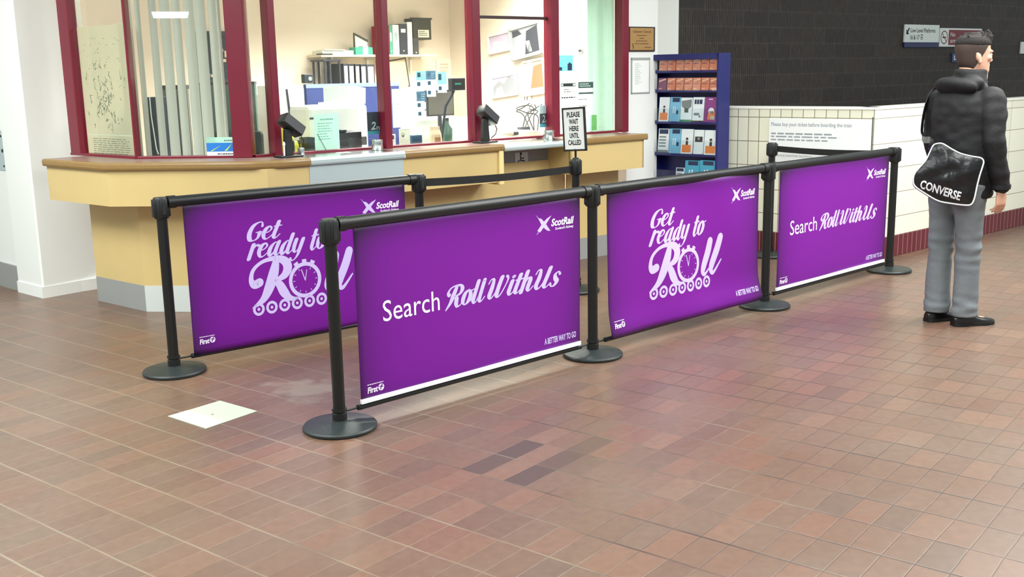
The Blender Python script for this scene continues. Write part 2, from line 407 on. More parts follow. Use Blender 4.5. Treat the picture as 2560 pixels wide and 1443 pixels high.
    n3 = N('ShaderNodeTexNoise'); n3.inputs['Scale'].default_value = 1.7; n3.inputs['Detail'].default_value = 3; L(geo.outputs['Position'], n3.inputs['Vector'])
    sx = N('ShaderNodeMath'); sx.operation = 'MULTIPLY_ADD'; sx.inputs[1].default_value = .16; sx.inputs[2].default_value = -.10; L(sp.outputs[0], sx.inputs[0])
    sa = N('ShaderNodeMath'); sa.operation = 'ADD'; L(sx.outputs[0], sa.inputs[0]); L(n3.outputs['Fac'], sa.inputs[1])
    jr = N('ShaderNodeValToRGB'); jr.color_ramp.elements[0].position = .30; jr.color_ramp.elements[0].color = col(160, 138, 118)
    jr.color_ramp.elements[1].position = .58; jr.color_ramp.elements[1].color = col(70, 62, 56)
    L(sa.outputs[0], jr.inputs[0])
    n4 = N('ShaderNodeTexNoise'); n4.inputs['Scale'].default_value = 2.6; n4.inputs['Detail'].default_value = 4; L(geo.outputs['Position'], n4.inputs['Vector'])
    fr = N('ShaderNodeMapRange'); fr.inputs['From Min'].default_value = .36; fr.inputs['From Max'].default_value = .62; fr.inputs['To Min'].default_value = .42; fr.inputs['To Max'].default_value = .95
    L(n4.outputs['Fac'], fr.inputs['Value'])
    jf = N('ShaderNodeMath'); jf.operation = 'MULTIPLY'; L(jfac, jf.inputs[0]); L(fr.outputs[0], jf.inputs[1])
    mj = N('ShaderNodeMix'); mj.data_type = 'RGBA'; L(jf.outputs[0], mj.inputs[0]); L(mp2.outputs[2], mj.inputs[6]); L(jr.outputs[0], mj.inputs[7])
    hv = N('ShaderNodeMix'); hv.data_type = 'RGBA'; hv.blend_type = 'MULTIPLY'; hv.inputs[0].default_value = 1; hv.inputs[7].default_value = (.70, .765, .77, 1); L(mj.outputs[2], hv.inputs[6]); L(hv.outputs[2], b.inputs['Base Color'])
    rr = N('ShaderNodeMapRange'); rr.inputs['To Min'].default_value = .26; rr.inputs['To Max'].default_value = .44; L(n1.outputs['Fac'], rr.inputs['Value'])
    L(rr.outputs[0], b.inputs['Roughness']); b.inputs['Specular IOR Level'].default_value = .5
    bp = N('ShaderNodeBump'); bp.inputs['Strength'].default_value = .25; bp.inputs['Distance'].default_value = .004; bp.invert = True
    L(jfac, bp.inputs['Height']); L(bp.outputs[0], b.inputs['Normal'])
    return m
fm = floor_material()
struct(MB().add([(-9, -4, 0), (9, -4, 0), (9, 16, 0), (-9, 16, 0), (-9, -4, -.1), (9, -4, -.1), (9, 16, -.1), (-9, 16, -.1)],
    [(0, 1, 2, 3), (4, 7, 6, 5), (0, 4, 5, 1), (1, 5, 6, 2), (2, 6, 7, 3), (3, 7, 4, 0)]).build('floor', fm))

# ------------------------------------------------------------------ planes of the place
NF0 = Plane(-3.20, 7.31, -39.7)                 # worktop nosing lines of the ticket office bay
NF1 = Plane(-2.61, 6.82, -5.8)
NF2 = Plane(-1.53, 6.71, 39.5)
WF0, WF1, WF2 = NF0.off(.34), NF1.off(.36), NF2.off(.40)      # window lines
BK = Plane(-4.0, 8.95, 39.5)                    # back wall of the office
# right end
END2 = 3.49                                     # length of the NF2 counter front
PIER = WF2.off(-.02)
WF2E = WF2.hit(1562, 200)[0]                    # where the white pier starts on the window line
PIE = WF2.hit(1641, 200)[0]
RW = Plane(*WF2.pt(PIE-.12, 0)[:2], 129.5)      # right inner wall of the office, running away from the viewer

def wall_prism(name, poly, z0, z1, m): return struct(MB().prism([(p[0], p[1]) for p in poly], z0, z1).build(name, m))
def strip(pl, s0, s1, d0, d1):
    return [pl.pt(s0, d0), pl.pt(s1, d0), pl.pt(s1, d1), pl.pt(s0, d1)]

# left wall, its grey kickboard, the white column
LW = Plane(-3.725, 7.862, -43.7)
wall_prism('wall_left', strip(LW, -4, .2, .03, .35), 0, 3.6, 'white_wall')
wall_prism('baseboard_left', strip(LW, -4, .05, .012, .03), 0, .19, 'kick_grey')
CL = Plane(-3.725, 7.862, -41.3); cw = .394
cpoly = [CL.pt(0, 0), CL.pt(cw-.012, 0), Plane(*CL.pt(cw)[:2], 53).pt(.012), Plane(*CL.pt(cw)[:2], 53).pt(.46), CL.pt(cw-.2, .60), CL.pt(0, .5)]
wall_prism('trim_1', cpoly, .075, 3.6, 'white_wall')
cp2 = [CL.pt(-.008, -.008), CL.pt(cw+.004, -.008), Plane(*CL.pt(cw)[:2], 53).pt(.30, -.01), CL.pt(cw+.01, .53), CL.pt(-.008, .51)]
wall_prism('trim_2', cp2, 0, .085, 'white_wall')
# steel strike plate on the wall at the very left
s0, s1, z0, z1 = LW.box(-14, 326, 16, 426, .03)
t = thing('strike_plate', 'steel door strike plate on the white wall at the far left edge', 'plate', LW.pt(s0, .03, z0), LW.a)
mb = MB().box(0, s1-s0, -.004, 0, 0, z1-z0, .002); mb.build('plate', 'steel_brushed', t)
for f in (.12, .5, .86): MB().lathe([(.0, 0), (.008 if f != .5 else .013, 0), (.008 if f != .5 else .013, .004), (0, .004)], 14, M=Matrix.Translation(((s1-s0)*.72, -.004, (z1-z0)*f)) @ Matrix.Rotation(R(90), 4, 'X')).build('screw', 'black_ink', t)
# ------------------------------------------------------------------ queue barriers
mat('purple_mid', (98, 22, 128), .4)
def banner_material():
    m = bpy.data.materials.new('purple_banner'); m.use_nodes = True; nt = m.node_tree; N = nt.nodes.new; L = nt.links.new
    b = nt.nodes['Principled BSDF']; tc = N('ShaderNodeTexCoord')
    sep = N('ShaderNodeSeparateXYZ'); L(tc.outputs['Object'], sep.inputs[0])
    # the printed design: bright purple centre, aubergine border (banner spans x .11-1.57, z .08-.89)
    def edge(o, c, h):
        a = N('ShaderNodeMath'); a.operation = 'SUBTRACT'; a.inputs[1].default_value = c; L(o, a.inputs[0])
        d = N('ShaderNodeMath'); d.operation = 'DIVIDE'; d.inputs[1].default_value = h; L(a.outputs[0], d.inputs[0])
        p = N('ShaderNodeMath'); p.operation = 'POWER'; p.inputs[1].default_value = 6; 
        ab = N('ShaderNodeMath'); ab.operation = 'ABSOLUTE'; L(d.outputs[0], ab.inputs[0]); L(ab.outputs[0], p.inputs[0]); return p.outputs[0]
    s = N('ShaderNodeMath'); s.operation = 'ADD'; L(edge(sep.outputs[0], .84, .78), s.inputs[0]); L(edge(sep.outputs[2], .47, .46), s.inputs[1])
    cr = N('ShaderNodeValToRGB'); e = cr.color_ramp
    e.elements[0].position = 0; e.elements[0].color = col(120, 24, 148); e.elements[1].position = 1.0; e.elements[1].color = col(48, 25, 60)
    x = e.elements.new(.22); x.color = col(110, 21, 138)
    L(s.outputs[0], cr.inputs[0]); L(cr.outputs[0], b.inputs['Base Color']); b.inputs['Roughness'].default_value = .45; b.inputs['Specular IOR Level'].default_value = .3
    return m
banner_mat = banner_material()

H_POST = .95
def post_parts(t, clip=0.0):
    MB().lathe([(0, 0), (.150, 0), (.166, .004), (.167, .014), (.162, .021), (.11, .029), (.060, .036), (.040, .040), (0, .040)], 48).build('base', 'black_base', t, True)
    MB().lathe([(0, .03), (.0275, .03), (.0275, .86), (0, .86)], 28).build('pole', 'black_pole', t, True)
    MB().lathe([(0, .036), (.033, .036), (.033, .072), (.0275, .076), (0, .076)], 28).lathe([(.027, .082), (.034, .082), (.034, .094), (.027, .094)], 28).build('collar', 'black_plastic', t, True)
    h = MB().lathe([(0, .838), (.036, .838), (.0385, .845), (.0385, .94), (.034, .949), (0, .95)], 28)
    h.box(-.044, .044, -.020, .020, .846, .940, .004).box(-.020, .020, -.044, .044, .846, .940, .004)
    hd = h.build('head', 'black_plastic', t, True)
    for a in range(4): MB().box(.0435, .0455, -.009, .009, .862, .922, .0, M=Matrix.Rotation(a*math.pi/2, 4, 'Z')).build('belt_slot', 'black_ink', hd)
def make_post(x, y, rz, label, group='black queue barrier posts'):
    t = thing('queue_barrier_post', label, 'post', (x, y, 0), rz, group); post_parts(t); return t
P1 = Vector((-.785, 4.551)); P2 = Vector((.443, 5.707)); P3 = Vector((1.675, 6.865)); P4 = Vector((2.909, 8.023))
B1 = Vector((-1.832, 5.532)); B2 = Vector((-.566, 6.573)); B3 = Vector((.466, 7.50)); B4 = Vector((2.172, 8.80))
def ang(a, b): return math.atan2(b.y-a.y, b.x-a.x)
ra = ang(P1, P4); rb = ang(B1, B2)
p0 = make_post(P1.x, P1.y, ra, 'black queue barrier post nearest the camera, left end of the front banner row')
for p, a, l in ((P2, ra, 'black barrier post between the nearest search banner and the get ready banner'),
                (P3, ra, 'black barrier post between the get ready banner and the farthest search banner'),
                (P4, ra, 'black barrier post at the far right end of the front row, closest to the man'),
                (B1, rb, 'black barrier post at the left end of the rear banner, in front of the counter'),
                (B2, rb, 'black barrier post at the right end of the rear banner, where the belt starts'),
                (B3, rb, 'black barrier post carrying the please wait here sign'),
                (B4, R(-25), 'black barrier post against the white tiled wall behind the front row')):
    copy_thing(p0, (p.x, p.y, 0), a, l)

def sheet_depth(kind):
    if kind == 'wavy':
        return lambda x, z: -.030*math.exp(-((z-.08)/.10)**2)*(1 - .45*math.sin(x*3.1)) - .006*math.sin(x*9+z*4) + .004*math.sin(x*4)
    return lambda x, z: -.003*math.sin(x*3.2+z*2) + .002*math.sin(x*7)
def marks_corner(par, dep, y):
    # operator logo: crossing swooshes with two lines of lettering, slogan, small group mark
    k = Ink()
    k.put(poly2d([(1.256, .752), (1.276, .742), (1.322, .784), (1.358, .822), (1.326, .810), (1.290, .786)]))
    k.put(poly2d([(1.262, .818), (1.286, .812), (1.318, .782), (1.350, .742), (1.326, .746), (1.290, .772)]))
    lg = k.build('logo', 'lilac_ink', par, y, dep, 'pale crossed swoosh emblem')
    k = Ink(); k.put(poly2d([(1.286, .790), (1.310, .765), (1.322, .772), (1.300, .800)])); k.put(poly2d([(1.246, .730), (1.262, .735), (1.284, .760), (1.276, .768)])); k.put(poly2d([(1.244, .836), (1.258, .828), (1.274, .812), (1.266, .808)]))
    k.build('logo_glow', 'lilac_fade', par, y+.0004, dep)
    k = Ink(); k.text('ScotRail', 1.356, 1.524, .766, .803, shear=.22, bold=.03); k.text("Scotland's Railway", 1.385, 1.522, .744, .757, shear=.15, bold=.015)
    k.build('operator_lettering', 'white_ink', par, y, dep)
    k = Ink(); k.text('A BETTER WAY TO GO', 1.298, 1.538, .140, .171, bold=.03); k.build('slogan', 'lilac_ink', par, y, dep)
    k = Ink(); k.text('First', .147, .205, .131, .158, shear=.12, bold=.035); text_lines(k, .147, .24, .166, .174, 1, 3, (.97, 1))
    k.put(disc2d(.224, .146, .0165)); k.build('group_mark', 'white_ink', par, y, dep)
    k = Ink(); k.put(poly2d([(.216, .136), (.221, .134), (.233, .158), (.227, .161)])); k.put(brush([(.214, .150, .004), (.224, .150, .004), (.236, .146, .003)], 4)); k.build('group_mark_cut', 'purple_mid', par, y-.0006, dep)
def search_marks(par, dep, y):
    k = Ink(); k.text('Search', .252, .586, .449, .547); k.build('search_lettering', 'white_ink', par, y, dep)
    k = Ink(); k.put(fit_script('Roll', .618, .896, .446, .551, .30, 1.10)); k.put(fit_script('With', .896, 1.224, .448, .550, .30, 1.10)); k.put(fit_script('Us', 1.226, 1.428, .447, .550, .30, 1.10))
    k.build('script_lettering', 'lilac_ink', par, y, dep)
def roll_marks(par, dep, y):
    k = Ink(); k.put(fit_script('Get', .475, .705, .664, .764)); k.put(fit_script('ready', .465, .850, .566, .674)); k.put(fit_script('to', .878, 1.010, .568, .690))
    k.build('script_lettering', 'lilac_ink', par, y, dep)
    k = Ink()
    S = lambda P: k.put(brush(P, 8))
    # big R
    S([(.536, .424, .050), (.500, .416, .046), (.484, .448, .030), (.502, .500, .022), (.560, .538, .020), (.640, .549, .030), (.700, .530, .050), (.722, .490, .058), (.698, .446, .044), (.636, .420, .016)])
    S([(.652, .545, .036), (.630, .470, .062), (.596, .390, .062), (.552, .325, .040), (.484, .284, .010)])
    S([(.636, .420, .030), (.664, .392, .050), (.690, .345, .056), (.726, .308, .034), (.775, .298, .012)])
    k.build('letter_drawing', 'lilac_ink', par, y, dep, 'large swash letter R')
    for P in ([(1.052, .520, .050), (1.030, .450, .055), (.992, .370, .050), (.985, .334, .038), (1.006, .320, .022), (1.046, .350, .010)],
              [(1.150, .535, .050), (1.120, .460, .055), (1.076, .375, .051), (1.068, .336, .038), (1.095, .320, .022), (1.165, .392, .010)]):
        k = Ink(); k.put(brush(P, 8)); k.build('letter_drawing', 'lilac_ink', par, y, dep, 'slanted letter l')
    k = Ink(); cx, cz = .834, .400; KX = 1.06
    k.put(ring2d(cx, cz, .082, .104, 40, KX))
    for a in (62, 90, 118):
        c, s_ = math.cos(R(a)), math.sin(R(a)); q = []
        for rr, ss in ((.101, -.014), (.101, .014), (.121, .014), (.121, -.014)): q.append((cx+KX*(rr*c-ss*s_), cz+rr*s_+ss*c))
        k.put(poly2d(q))
    for i in range(12):
        if i in (3,): continue
        a = R(30*i); k.put(bar2d(cx+KX*.066*math.cos(a), cz+.066*math.sin(a), cx+KX*.076*math.cos(a), cz+.076*math.sin(a), .004))
    k.put(bar2d(cx, cz-.004, cx-.022, cz+.062, .006)); k.put(bar2d(cx, cz-.004, cx+.014, cz+.058, .005))
    k.build('stopwatch_drawing', 'lilac_ink', par, y, dep, 'pale stopwatch drawn as the letter o')
    k = Ink()
    for i in range(7):
        x = .519+i*.0838; k.put(ring2d(x, .272, .021, .037, 26)); k.put(disc2d(x, .272, .009, 14))
    k.build('wheel_drawing', 'lilac_ink', par, y, dep, 'row of seven small skate wheels')
def make_banner(a, b, kind, label, zb=.086, dz=0.0, strip_=True, wavy=False):
    d = b-a; Ln = d.length; t = thing('barrier_banner', label, 'banner', (a.x, a.y, 0), ang(a, b), 'purple railway banners')
    zt = .920
    r = MB().tube([(.036, 0, zt), (Ln-.036, 0, zt)], .0295, 24)
    rail = r.build('top_rail', 'black_plastic', t, True)
    for xa, xb in ((.034, .078), (Ln-.078, Ln-.034)): MB().tube([(xa, 0, zt), (xb, 0, zt)], .034, 24).build('end_cap', 'black_plastic', rail, True)
    bt = MB().tube([(.030, 0, .072), (Ln-.030, 0, .072)], .0045, 10)
    bt.tube([(.100, 0, .072), (Ln-.100, 0, .072)], .0135, 14); bt.build('bottom_bar', 'black_plastic', t, True)
    sc_ = (Ln-.23)/1.46
    dep0 = sheet_depth('wavy' if wavy else '')
    yf = -.014
    z1 = .908; nx, nz = 48, 26; vs = []; fs = []
    for j in range(nz+1):
        for i in range(nx+1):
            x = .11+(1.46)*i/nx; z = zb-dz+(z1-zb+dz)*j/nz
            vs.append((x, yf+dep0(x, z), z))
    for j in range(nz):
        for i in range(nx): q = j*(nx+1)+i; fs.append((q, q+1, q+nx+2, q+nx+1))
    m = MB().add(vs, fs); sh = m.build('sheet', banner_mat, t, True)
    sh.modifiers.new('thick', 'SOLIDIFY').thickness = .0016; sh.modifiers['thick'].offset = 0
    dep = lambda x, z: yf+dep0(x, z)
    (search_marks if kind == 'search' else roll_marks)(sh, dep, -.0020)
    marks_corner(sh, dep, -.0020)
    if strip_:
        k = MB().box(.109, 1.571, yf-.009, yf+.007, zb-dz-.004, zb-dz+.018, .002); k.build('white_strip', 'white_bar', t)
    for c in t.children:
        if c.name.startswith('sheet') or c.name.startswith('white_strip'): c.scale.x = sc_; c.location.x = .11*(1-sc_)
    return t
make_banner(P1, P2, 'search', 'purple search roll with us banner nearest the camera, hung between the two front posts', zb=.092)
make_banner(P2, P3, 'roll', 'purple get ready to roll banner in the middle of the front row', zb=.078, strip_=False, wavy=True)
make_banner(P3, P4, 'search', 'purple search roll with us banner farthest right, beside the standing man', zb=.094)
make_banner(B1, B2, 'roll', 'purple get ready to roll banner behind the front row, partly hidden by the nearest post', zb=.074, strip_=False)

def belt(a, b, za, zb_, label, sag=.012):
    d = b-a; Ln = d.length; t = thing('barrier_belt', label, 'belt', (a.x, a.y, 0), ang(a, b), 'black barrier belts')
    n = 14; vs = []; fs = []; h = .024
    for i in range(n+1):
        f = i/n; x = .048+(Ln-.096)*f; z = za+(zb_-za)*f-sag*math.sin(math.pi*f)
        tw = .10*math.sin(math.pi*f)
        for y in (-.0012, .0012): vs += [(x, y-.004*math.sin(tw), z-h), (x, y+.004*math.sin(tw), z+h)]
    for i in range(n):
        q = 4*i; fs += [(q, q+4, q+5, q+1), (q+2, q+3, q+7, q+6), (q+1, q+5, q+7, q+3), (q, q+2, q+6, q+4)]
    fs += [(0, 1, 3, 2), (4*n, 4*n+2, 4*n+3, 4*n+1)]
    MB().add(vs, fs).build('webbing', 'belt_black', t)
    MB().box(Ln-.054, Ln-.044, -.008, .008, zb_-.030, zb_+.030, .003).build('clip', 'black_plastic', t)
belt(B2, B3, .893, .880, 'black belt stretched from the rear banner post to the sign post')
belt(B4, P4, .90, .90, 'black belt from the post by the tiled wall to the far right post')

# the please wait sign on its stem
t = thing('queue_sign', 'black framed please wait here until called sign on top of a barrier post', 'sign', (B3.x, B3.y, .95), R(-46))
MB().tube([(0, 0, 0), (0, 0, .07)], .008, 12).lathe([(0, 0), (.022, 0), (.020, .010), (0, .012)], 20).build('stem', 'black_pole', t, True)
W_, H_ = .215, .305; tl = Matrix.Translation((0, 0, .055)) @ Matrix.Rotation(R(-3.5), 4, 'Y')
f = MB()
for x0, x1, z0, z1 in ((-W_/2, W_/2, 0, .013), (-W_/2, W_/2, H_-.013, H_), (-W_/2, -W_/2+.013, 0, H_), (W_/2-.013, W_/2, 0, H_)): f.box(x0, x1, -.008, .008, z0, z1, .002, M=tl)
f.build('frame', 'black_plastic', t)
c = MB().box(-W_/2+.008, W_/2-.008, -.004, .004, .008, H_-.008, 0, M=tl).build('card', 'paper_white', t)
k = Ink()
for i, wd in enumerate(('PLEASE', 'WAIT', 'HERE', 'UNTIL', 'CALLED')):
    z = .238-i*.0485; hw = .062 if len(wd) == 6 else .044
    k.text(wd, -hw, hw, z, z+.034, bold=.03)
k.v = [((tl @ Vector((x, 0, z))).x, (tl @ Vector((x, 0, z))).z) for x, z in k.v]
k.build('lettering', 'black_ink', c, -.0048)

# ------------------------------------------------------------------ white notice stuck on the floor
a, b_, c_, d_ = at_z(420, 1042), at_z(515, 1073), at_z(643, 1029), at_z(550, 1003)
ctr = (a+b_+c_+d_)/4
t = thing('floor_sticker', 'square white sticker stuck on the brick floor left of the nearest post', 'sticker', (ctr.x, ctr.y, 0), 0)
mat('sticker_white', (188, 198, 176), .45, noise=.06, nscale=9, bump=.1, bscale=12)
mat('sticker_clean', (202, 212, 192), .45)
q = [(p.x-ctr.x, p.y-ctr.y) for p in (a, b_, c_, d_)]
area2 = sum(q[i][0]*q[(i+1) % 4][1]-q[(i+1) % 4][0]*q[i][1] for i in range(4))
MB().prism(q if area2 > 0 else q[::-1], .0004, .0026).build('sheet', 'sticker_white', t)
l = lambda i, j, f: (q[i][0]+(q[j][0]-q[i][0])*f, q[i][1]+(q[j][1]-q[i][1])*f)
e = [q[0], q[1], l(1, 2, .36), l(0, 3, .36)]
ar = sum(e[i][0]*e[(i+1) % 4][1]-e[(i+1) % 4][0]*e[i][1] for i in range(4))
MB().prism(e if ar > 0 else e[::-1], .0026, .0034).build('overlay_strip', 'sticker_clean', t)
mb = MB().lathe([(0, .0026), (.007, .0026), (.006, .0036), (0, .004)], 14, ctr=(.0, -.01)); mb.build('dirt_spot', 'grey_ink', t)
# ------------------------------------------------------------------ ticket office shell
L0 = 0.0
def pxs(pl, px, py, d=0.0): return pl.hit(px, py, d)[0]
WA = WF0.meet(WF1); WB = WF1.meet(WF2)          # window corners
def s_on(pl, p): return float((np.array([p[0], p[1]])-np.array([pl.x, pl.y]))@pl.u)
# inner walls
CF = Plane(*CL.pt(cw)[:2], 53); q_ = CF.meet(WF0); print('colmeet', s_on(CF, q_), WF0.hit(188, 385), s_on(WF0, q_))
LI = Plane(*CF.pt(.44)[:2], 129.5)
bl = LI.meet(BK); brr = RW.meet(BK)
wall_prism('wall_office_back', [BK.pt(s_on(BK, bl)-.1, 0), BK.pt(s_on(BK, brr)+.1, 0), BK.pt(s_on(BK, brr)+.1, .1), BK.pt(s_on(BK, bl)-.1, .1)], 0, 2.75, 'cream_wall')
wall_prism('wall_office_left', [LI.pt(0, 0), LI.pt(0, .1), LI.pt(s_on(LI, bl), .1), LI.pt(s_on(LI, bl), 0)], 0, 2.75, 'cream_wall')
wall_prism('wall_office_right', [RW.pt(0, 0), RW.pt(s_on(RW, brr), 0), RW.pt(s_on(RW, brr), -.1), RW.pt(0, -.1)], 0, 2.75, 'cream_wall')
oc = [LI.pt(.05, 0), WF0.off(.06).meet(WF1.off(.06)), WF1.off(.06).meet(WF2.off(.06)), WF2.pt(PIE-.13, .06), RW.pt(s_on(RW, brr), 0), bl]
wall_prism('ceiling_office', oc, 2.75, 2.85, 'office_ceiling')
# white pier to the right of the windows
wall_prism('wall_pier', [PIER.pt(WF2E, 0), PIER.pt(PIE-.01, 0), PIER.pt(PIE, .01), PIER.pt(PIE, .12), PIER.pt(WF2E, .12)], 0, 3.6, 'white_wall')
# wall below and above the glazing
for n, pl, a, b in (('1', WF0, WF0.hit(184, 385)[0], s_on(WF0, WA)), ('2', WF1, s_on(WF1, WA), s_on(WF1, WB)), ('3', WF2, s_on(WF2, WB), WF2E+.02)):
    wall_prism('wall_header_'+n, strip(pl, a, b, 0, .12), 2.45, 3.6, 'white_wall')

# ------------------------------------------------------------------ counter
ZT = 1.035; ZN = .985; ZF = .752
s_m0 = NF2.hit(778, 412)[0]; s_m1 = NF2.hit(1014, 400)[0]; s_r0 = NF2.hit(1262, 380)[0]; s_r1 = NF2.hit(1432, 362)[0]
C1_ = NF0.meet(NF1); C2_ = NF1.meet(NF2)
k1, k2 = s_on(NF0, C1_), s_on(NF2, C2_)
def corner(d): return NF0.off(d).meet(NF1.off(d)), NF1.off(d).meet(NF2.off(d))
ct = thing('ticket_counter', 'maple fronted ticket counter with grey kickboard below the office windows', 'counter', (C2_.x, C2_.y, 0), 0)
def cbuild(mb, name, m, parent=None, **k):
    mb.v = [(x-C2_.x, y-C2_.y, z) for x, y, z in mb.v]
    return mb.build(name, m, parent or ct, **k)
def facet(pl, s0, s1, d0, d1, z0, z1): return MB().prism([(p.x, p.y) for p in strip(pl, s0, s1, d0, d1)], z0, z1)
FD = .03                                        # fascia stands back from the nosing
fa, fb = corner(FD); fa2, fb2 = corner(FD+.02)
cbuild(MB().prism([(p.x, p.y) for p in (NF0.pt(-.02, FD), fa, fa2, NF0.pt(-.02, FD+.02))], ZF, ZN), 'fascia', 'maple')
cbuild(MB().prism([(p.x, p.y) for p in (fa, fb, fb2, fa2)], ZF, ZN), 'fascia', 'maple')
cbuild(MB().prism([(p.x, p.y) for p in (fb, NF2.pt(s_m0, FD), NF2.pt(s_m0, FD+.02), fb2)], ZF, ZN), 'fascia', 'maple')
cbuild(facet(NF2, s_m0, s_m1, FD-.004, FD+.02, ZF, ZN), 'steel_fascia', 'steel_brushed')['label'] = 'plain steel panel in the counter front'
cbuild(facet(NF2, s_m1, s_r0-.045, FD, FD+.02, ZF, ZN), 'fascia', 'maple')
cbuild(MB().prism([(p.x, p.y) for p in strip(NF2, s_r0-.045, s_r0, FD-.02, .42)], ZF-.02, ZT-.006), 'end_cheek', 'maple_edge', bevel=.006)['label'] = 'pale rounded end of the raised counter'
cbuild(facet(NF2, s_r1, END2-.02, FD, FD+.02, ZF, ZN), 'fascia', 'maple')
cbuild(facet(NF2, s_r1, s_r1+.02, FD, .42, ZF, ZN), 'fascia_return', 'maple')
cbuild(facet(NF2, END2-.04, END2-.02, FD, .30, ZF, ZN), 'fascia_return', 'maple')
# undersides
ua, ub = corner(.40)
cbuild(MB().prism([(p.x, p.y) for p in (NF0.pt(-.02, FD+.02), fa2, fb2, NF2.pt(s_r0-.045, FD+.02), NF2.pt(s_r0-.045, .40), ub, ua, NF0.pt(-.02, .40))], ZF+.004, ZF+.02), 'soffit', 'maple')
cbuild(facet(NF2, s_r1+.02, END2-.04, FD+.02, .40, ZF+.004, ZF+.02), 'soffit', 'maple')
# lower front: maple panels over a kickboard, set back
PD = .27
pa, pb = corner(PD); pa2, pb2 = corner(PD+.02); ka, kb = corner(PD-.002); ka2, kb2 = corner(PD+.018)
sj = NF2.hit(1218, 520, .40)[0]; sj2 = NF2.hit(1392, 490, .40)[0]
cbuild(MB().prism([(p.x, p.y) for p in (NF0.pt(.06, PD), pa, pa2, NF0.pt(.06, PD+.02))], .18, ZF+.004), 'lower_panel', 'maple')
cbuild(MB().prism([(p.x, p.y) for p in (pa, pb, pb2, pa2)], .18, ZF+.004), 'lower_panel', 'maple')
cbuild(MB().prism([(p.x, p.y) for p in (pb, NF2.pt(sj-.004, PD), NF2.pt(sj-.004, PD+.02), pb2)], .18, ZF+.004), 'lower_panel', 'maple')
cbuild(facet(NF2, sj, sj2-.004, PD+.02, PD+.04, .18, .86), 'lower_panel', 'maple')
cbuild(facet(NF2, sj2, END2-.08, PD, PD+.02, .18, ZF+.004), 'lower_panel', 'maple')
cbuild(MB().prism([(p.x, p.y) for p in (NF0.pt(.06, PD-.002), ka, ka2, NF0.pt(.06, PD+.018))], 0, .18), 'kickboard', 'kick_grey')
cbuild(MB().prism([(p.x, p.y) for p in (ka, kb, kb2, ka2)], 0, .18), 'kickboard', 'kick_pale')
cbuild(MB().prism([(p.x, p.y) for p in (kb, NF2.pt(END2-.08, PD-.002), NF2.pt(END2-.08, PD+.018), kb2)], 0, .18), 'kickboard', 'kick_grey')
# recess of the low counter
cbuild(facet(NF2, s_r0, s_r1+.02, .30, .32, .74, ZN), 'recess_panel', 'kick_grey')

# worktop with rounded nosing
def nosing_profile(pl_path, z0, z1, r=.024):
    """sweep a rounded front edge along plan points given as functions of depth"""
    prof = [(.035, z1), (.010, z1), (.003, z1-.006), (0, z1-.016), (0, z0+.014), (.004, z0+.004), (.012, z0), (.035, z0)]
    m = MB(); rows = [[(lambda q: (q.x, q.y, z))(f(d)) for f in pl_path] for d, z in prof]
    n = len(pl_path)
    for i in range(len(rows)-1):
        m.add(rows[i]+rows[i+1], [(k, k+1, n+k+1, n+k) for k in range(n-1)])
    return m
wt = thing('counter_worktop', 'speckled brown worktop with a wooden nosing, running along the left office windows', 'worktop', (C2_.x, C2_.y, 0), 0)
path = [lambda d: NF0.pt(-.02, d), lambda d: corner(d)[0], lambda d: (corner(d)[0]*.4+corner(d)[1]*.6), lambda d: NF1.off(d).pt(s_on(NF1.off(d), corner(d)[1])-.10), lambda d: NF2.off(d).pt(s_on(NF2.off(d), corner(d)[1])+.10), lambda d: NF2.pt(s_m0, d)]
cbuild(nosing_profile(path, ZN, ZT), 'nosing', 'nosing', wt, smooth=True)
def topdeck(d0, d1, sl, sr, z0=ZT-.02, z1=ZT):
    a0, b0 = corner(d0); a1, b1 = corner(d1); return a0, b0, a1, b1
a0, b0 = corner(.03); a1, b1 = corner(.52)
cbuild(MB().prism([(p.x, p.y) for p in (NF0.pt(-.02, .03), a0, NF1.pt(s_on(NF1, b0)-.10, .03), NF2.pt(s_on(NF2, b0)+.10, .03), NF2.pt(s_m0, .03), NF2.pt(s_m0, .50), b1, a1, NF0.pt(.16, .50), NF0.pt(-.0, .33))], ZT-.022, ZT-.0005), 'top', 'worktop_brown', wt)
def straight_top(name, label, s0, s1, m, nm, z0=ZN, z1=ZT):
    t = thing(name, label, 'worktop', (C2_.x, C2_.y, 0), 0)
    cbuild(nosing_profile([lambda d: NF2.pt(s0, d), lambda d: NF2.pt(s1, d)], z0, z1), 'nosing', nm, t, smooth=True)
    cbuild(facet(NF2, s0, s1, .03, .50, z1-.022, z1-.0005), 'top', m, t)
    e = MB().prism([(p.x, p.y) for p in strip(NF2, s1-.004, s1, .004, .36)], z0, z1-.002); cbuild(e, 'end_edge', nm, t); return t
straight_top('counter_worktop', 'bright steel serving top on the counter behind the rear banner', s_m0+.001, s_m1, 'steel', 'steel_brushed')
straight_top('counter_worktop', 'short brown worktop between the steel serving top and the low wheelchair counter', s_m1+.001, s_r0, 'worktop_brown', 'nosing')
straight_top('counter_worktop', 'steel topped low counter over the wheelchair sticker', s_r0+.002, s_r1-.002, 'steel', 'steel_brushed', ZN-.006, ZT-.012)
straight_top('counter_worktop', 'brown worktop at the right end of the counter beside the white pier', s_r1, END2, 'worktop_brown', 'nosing')

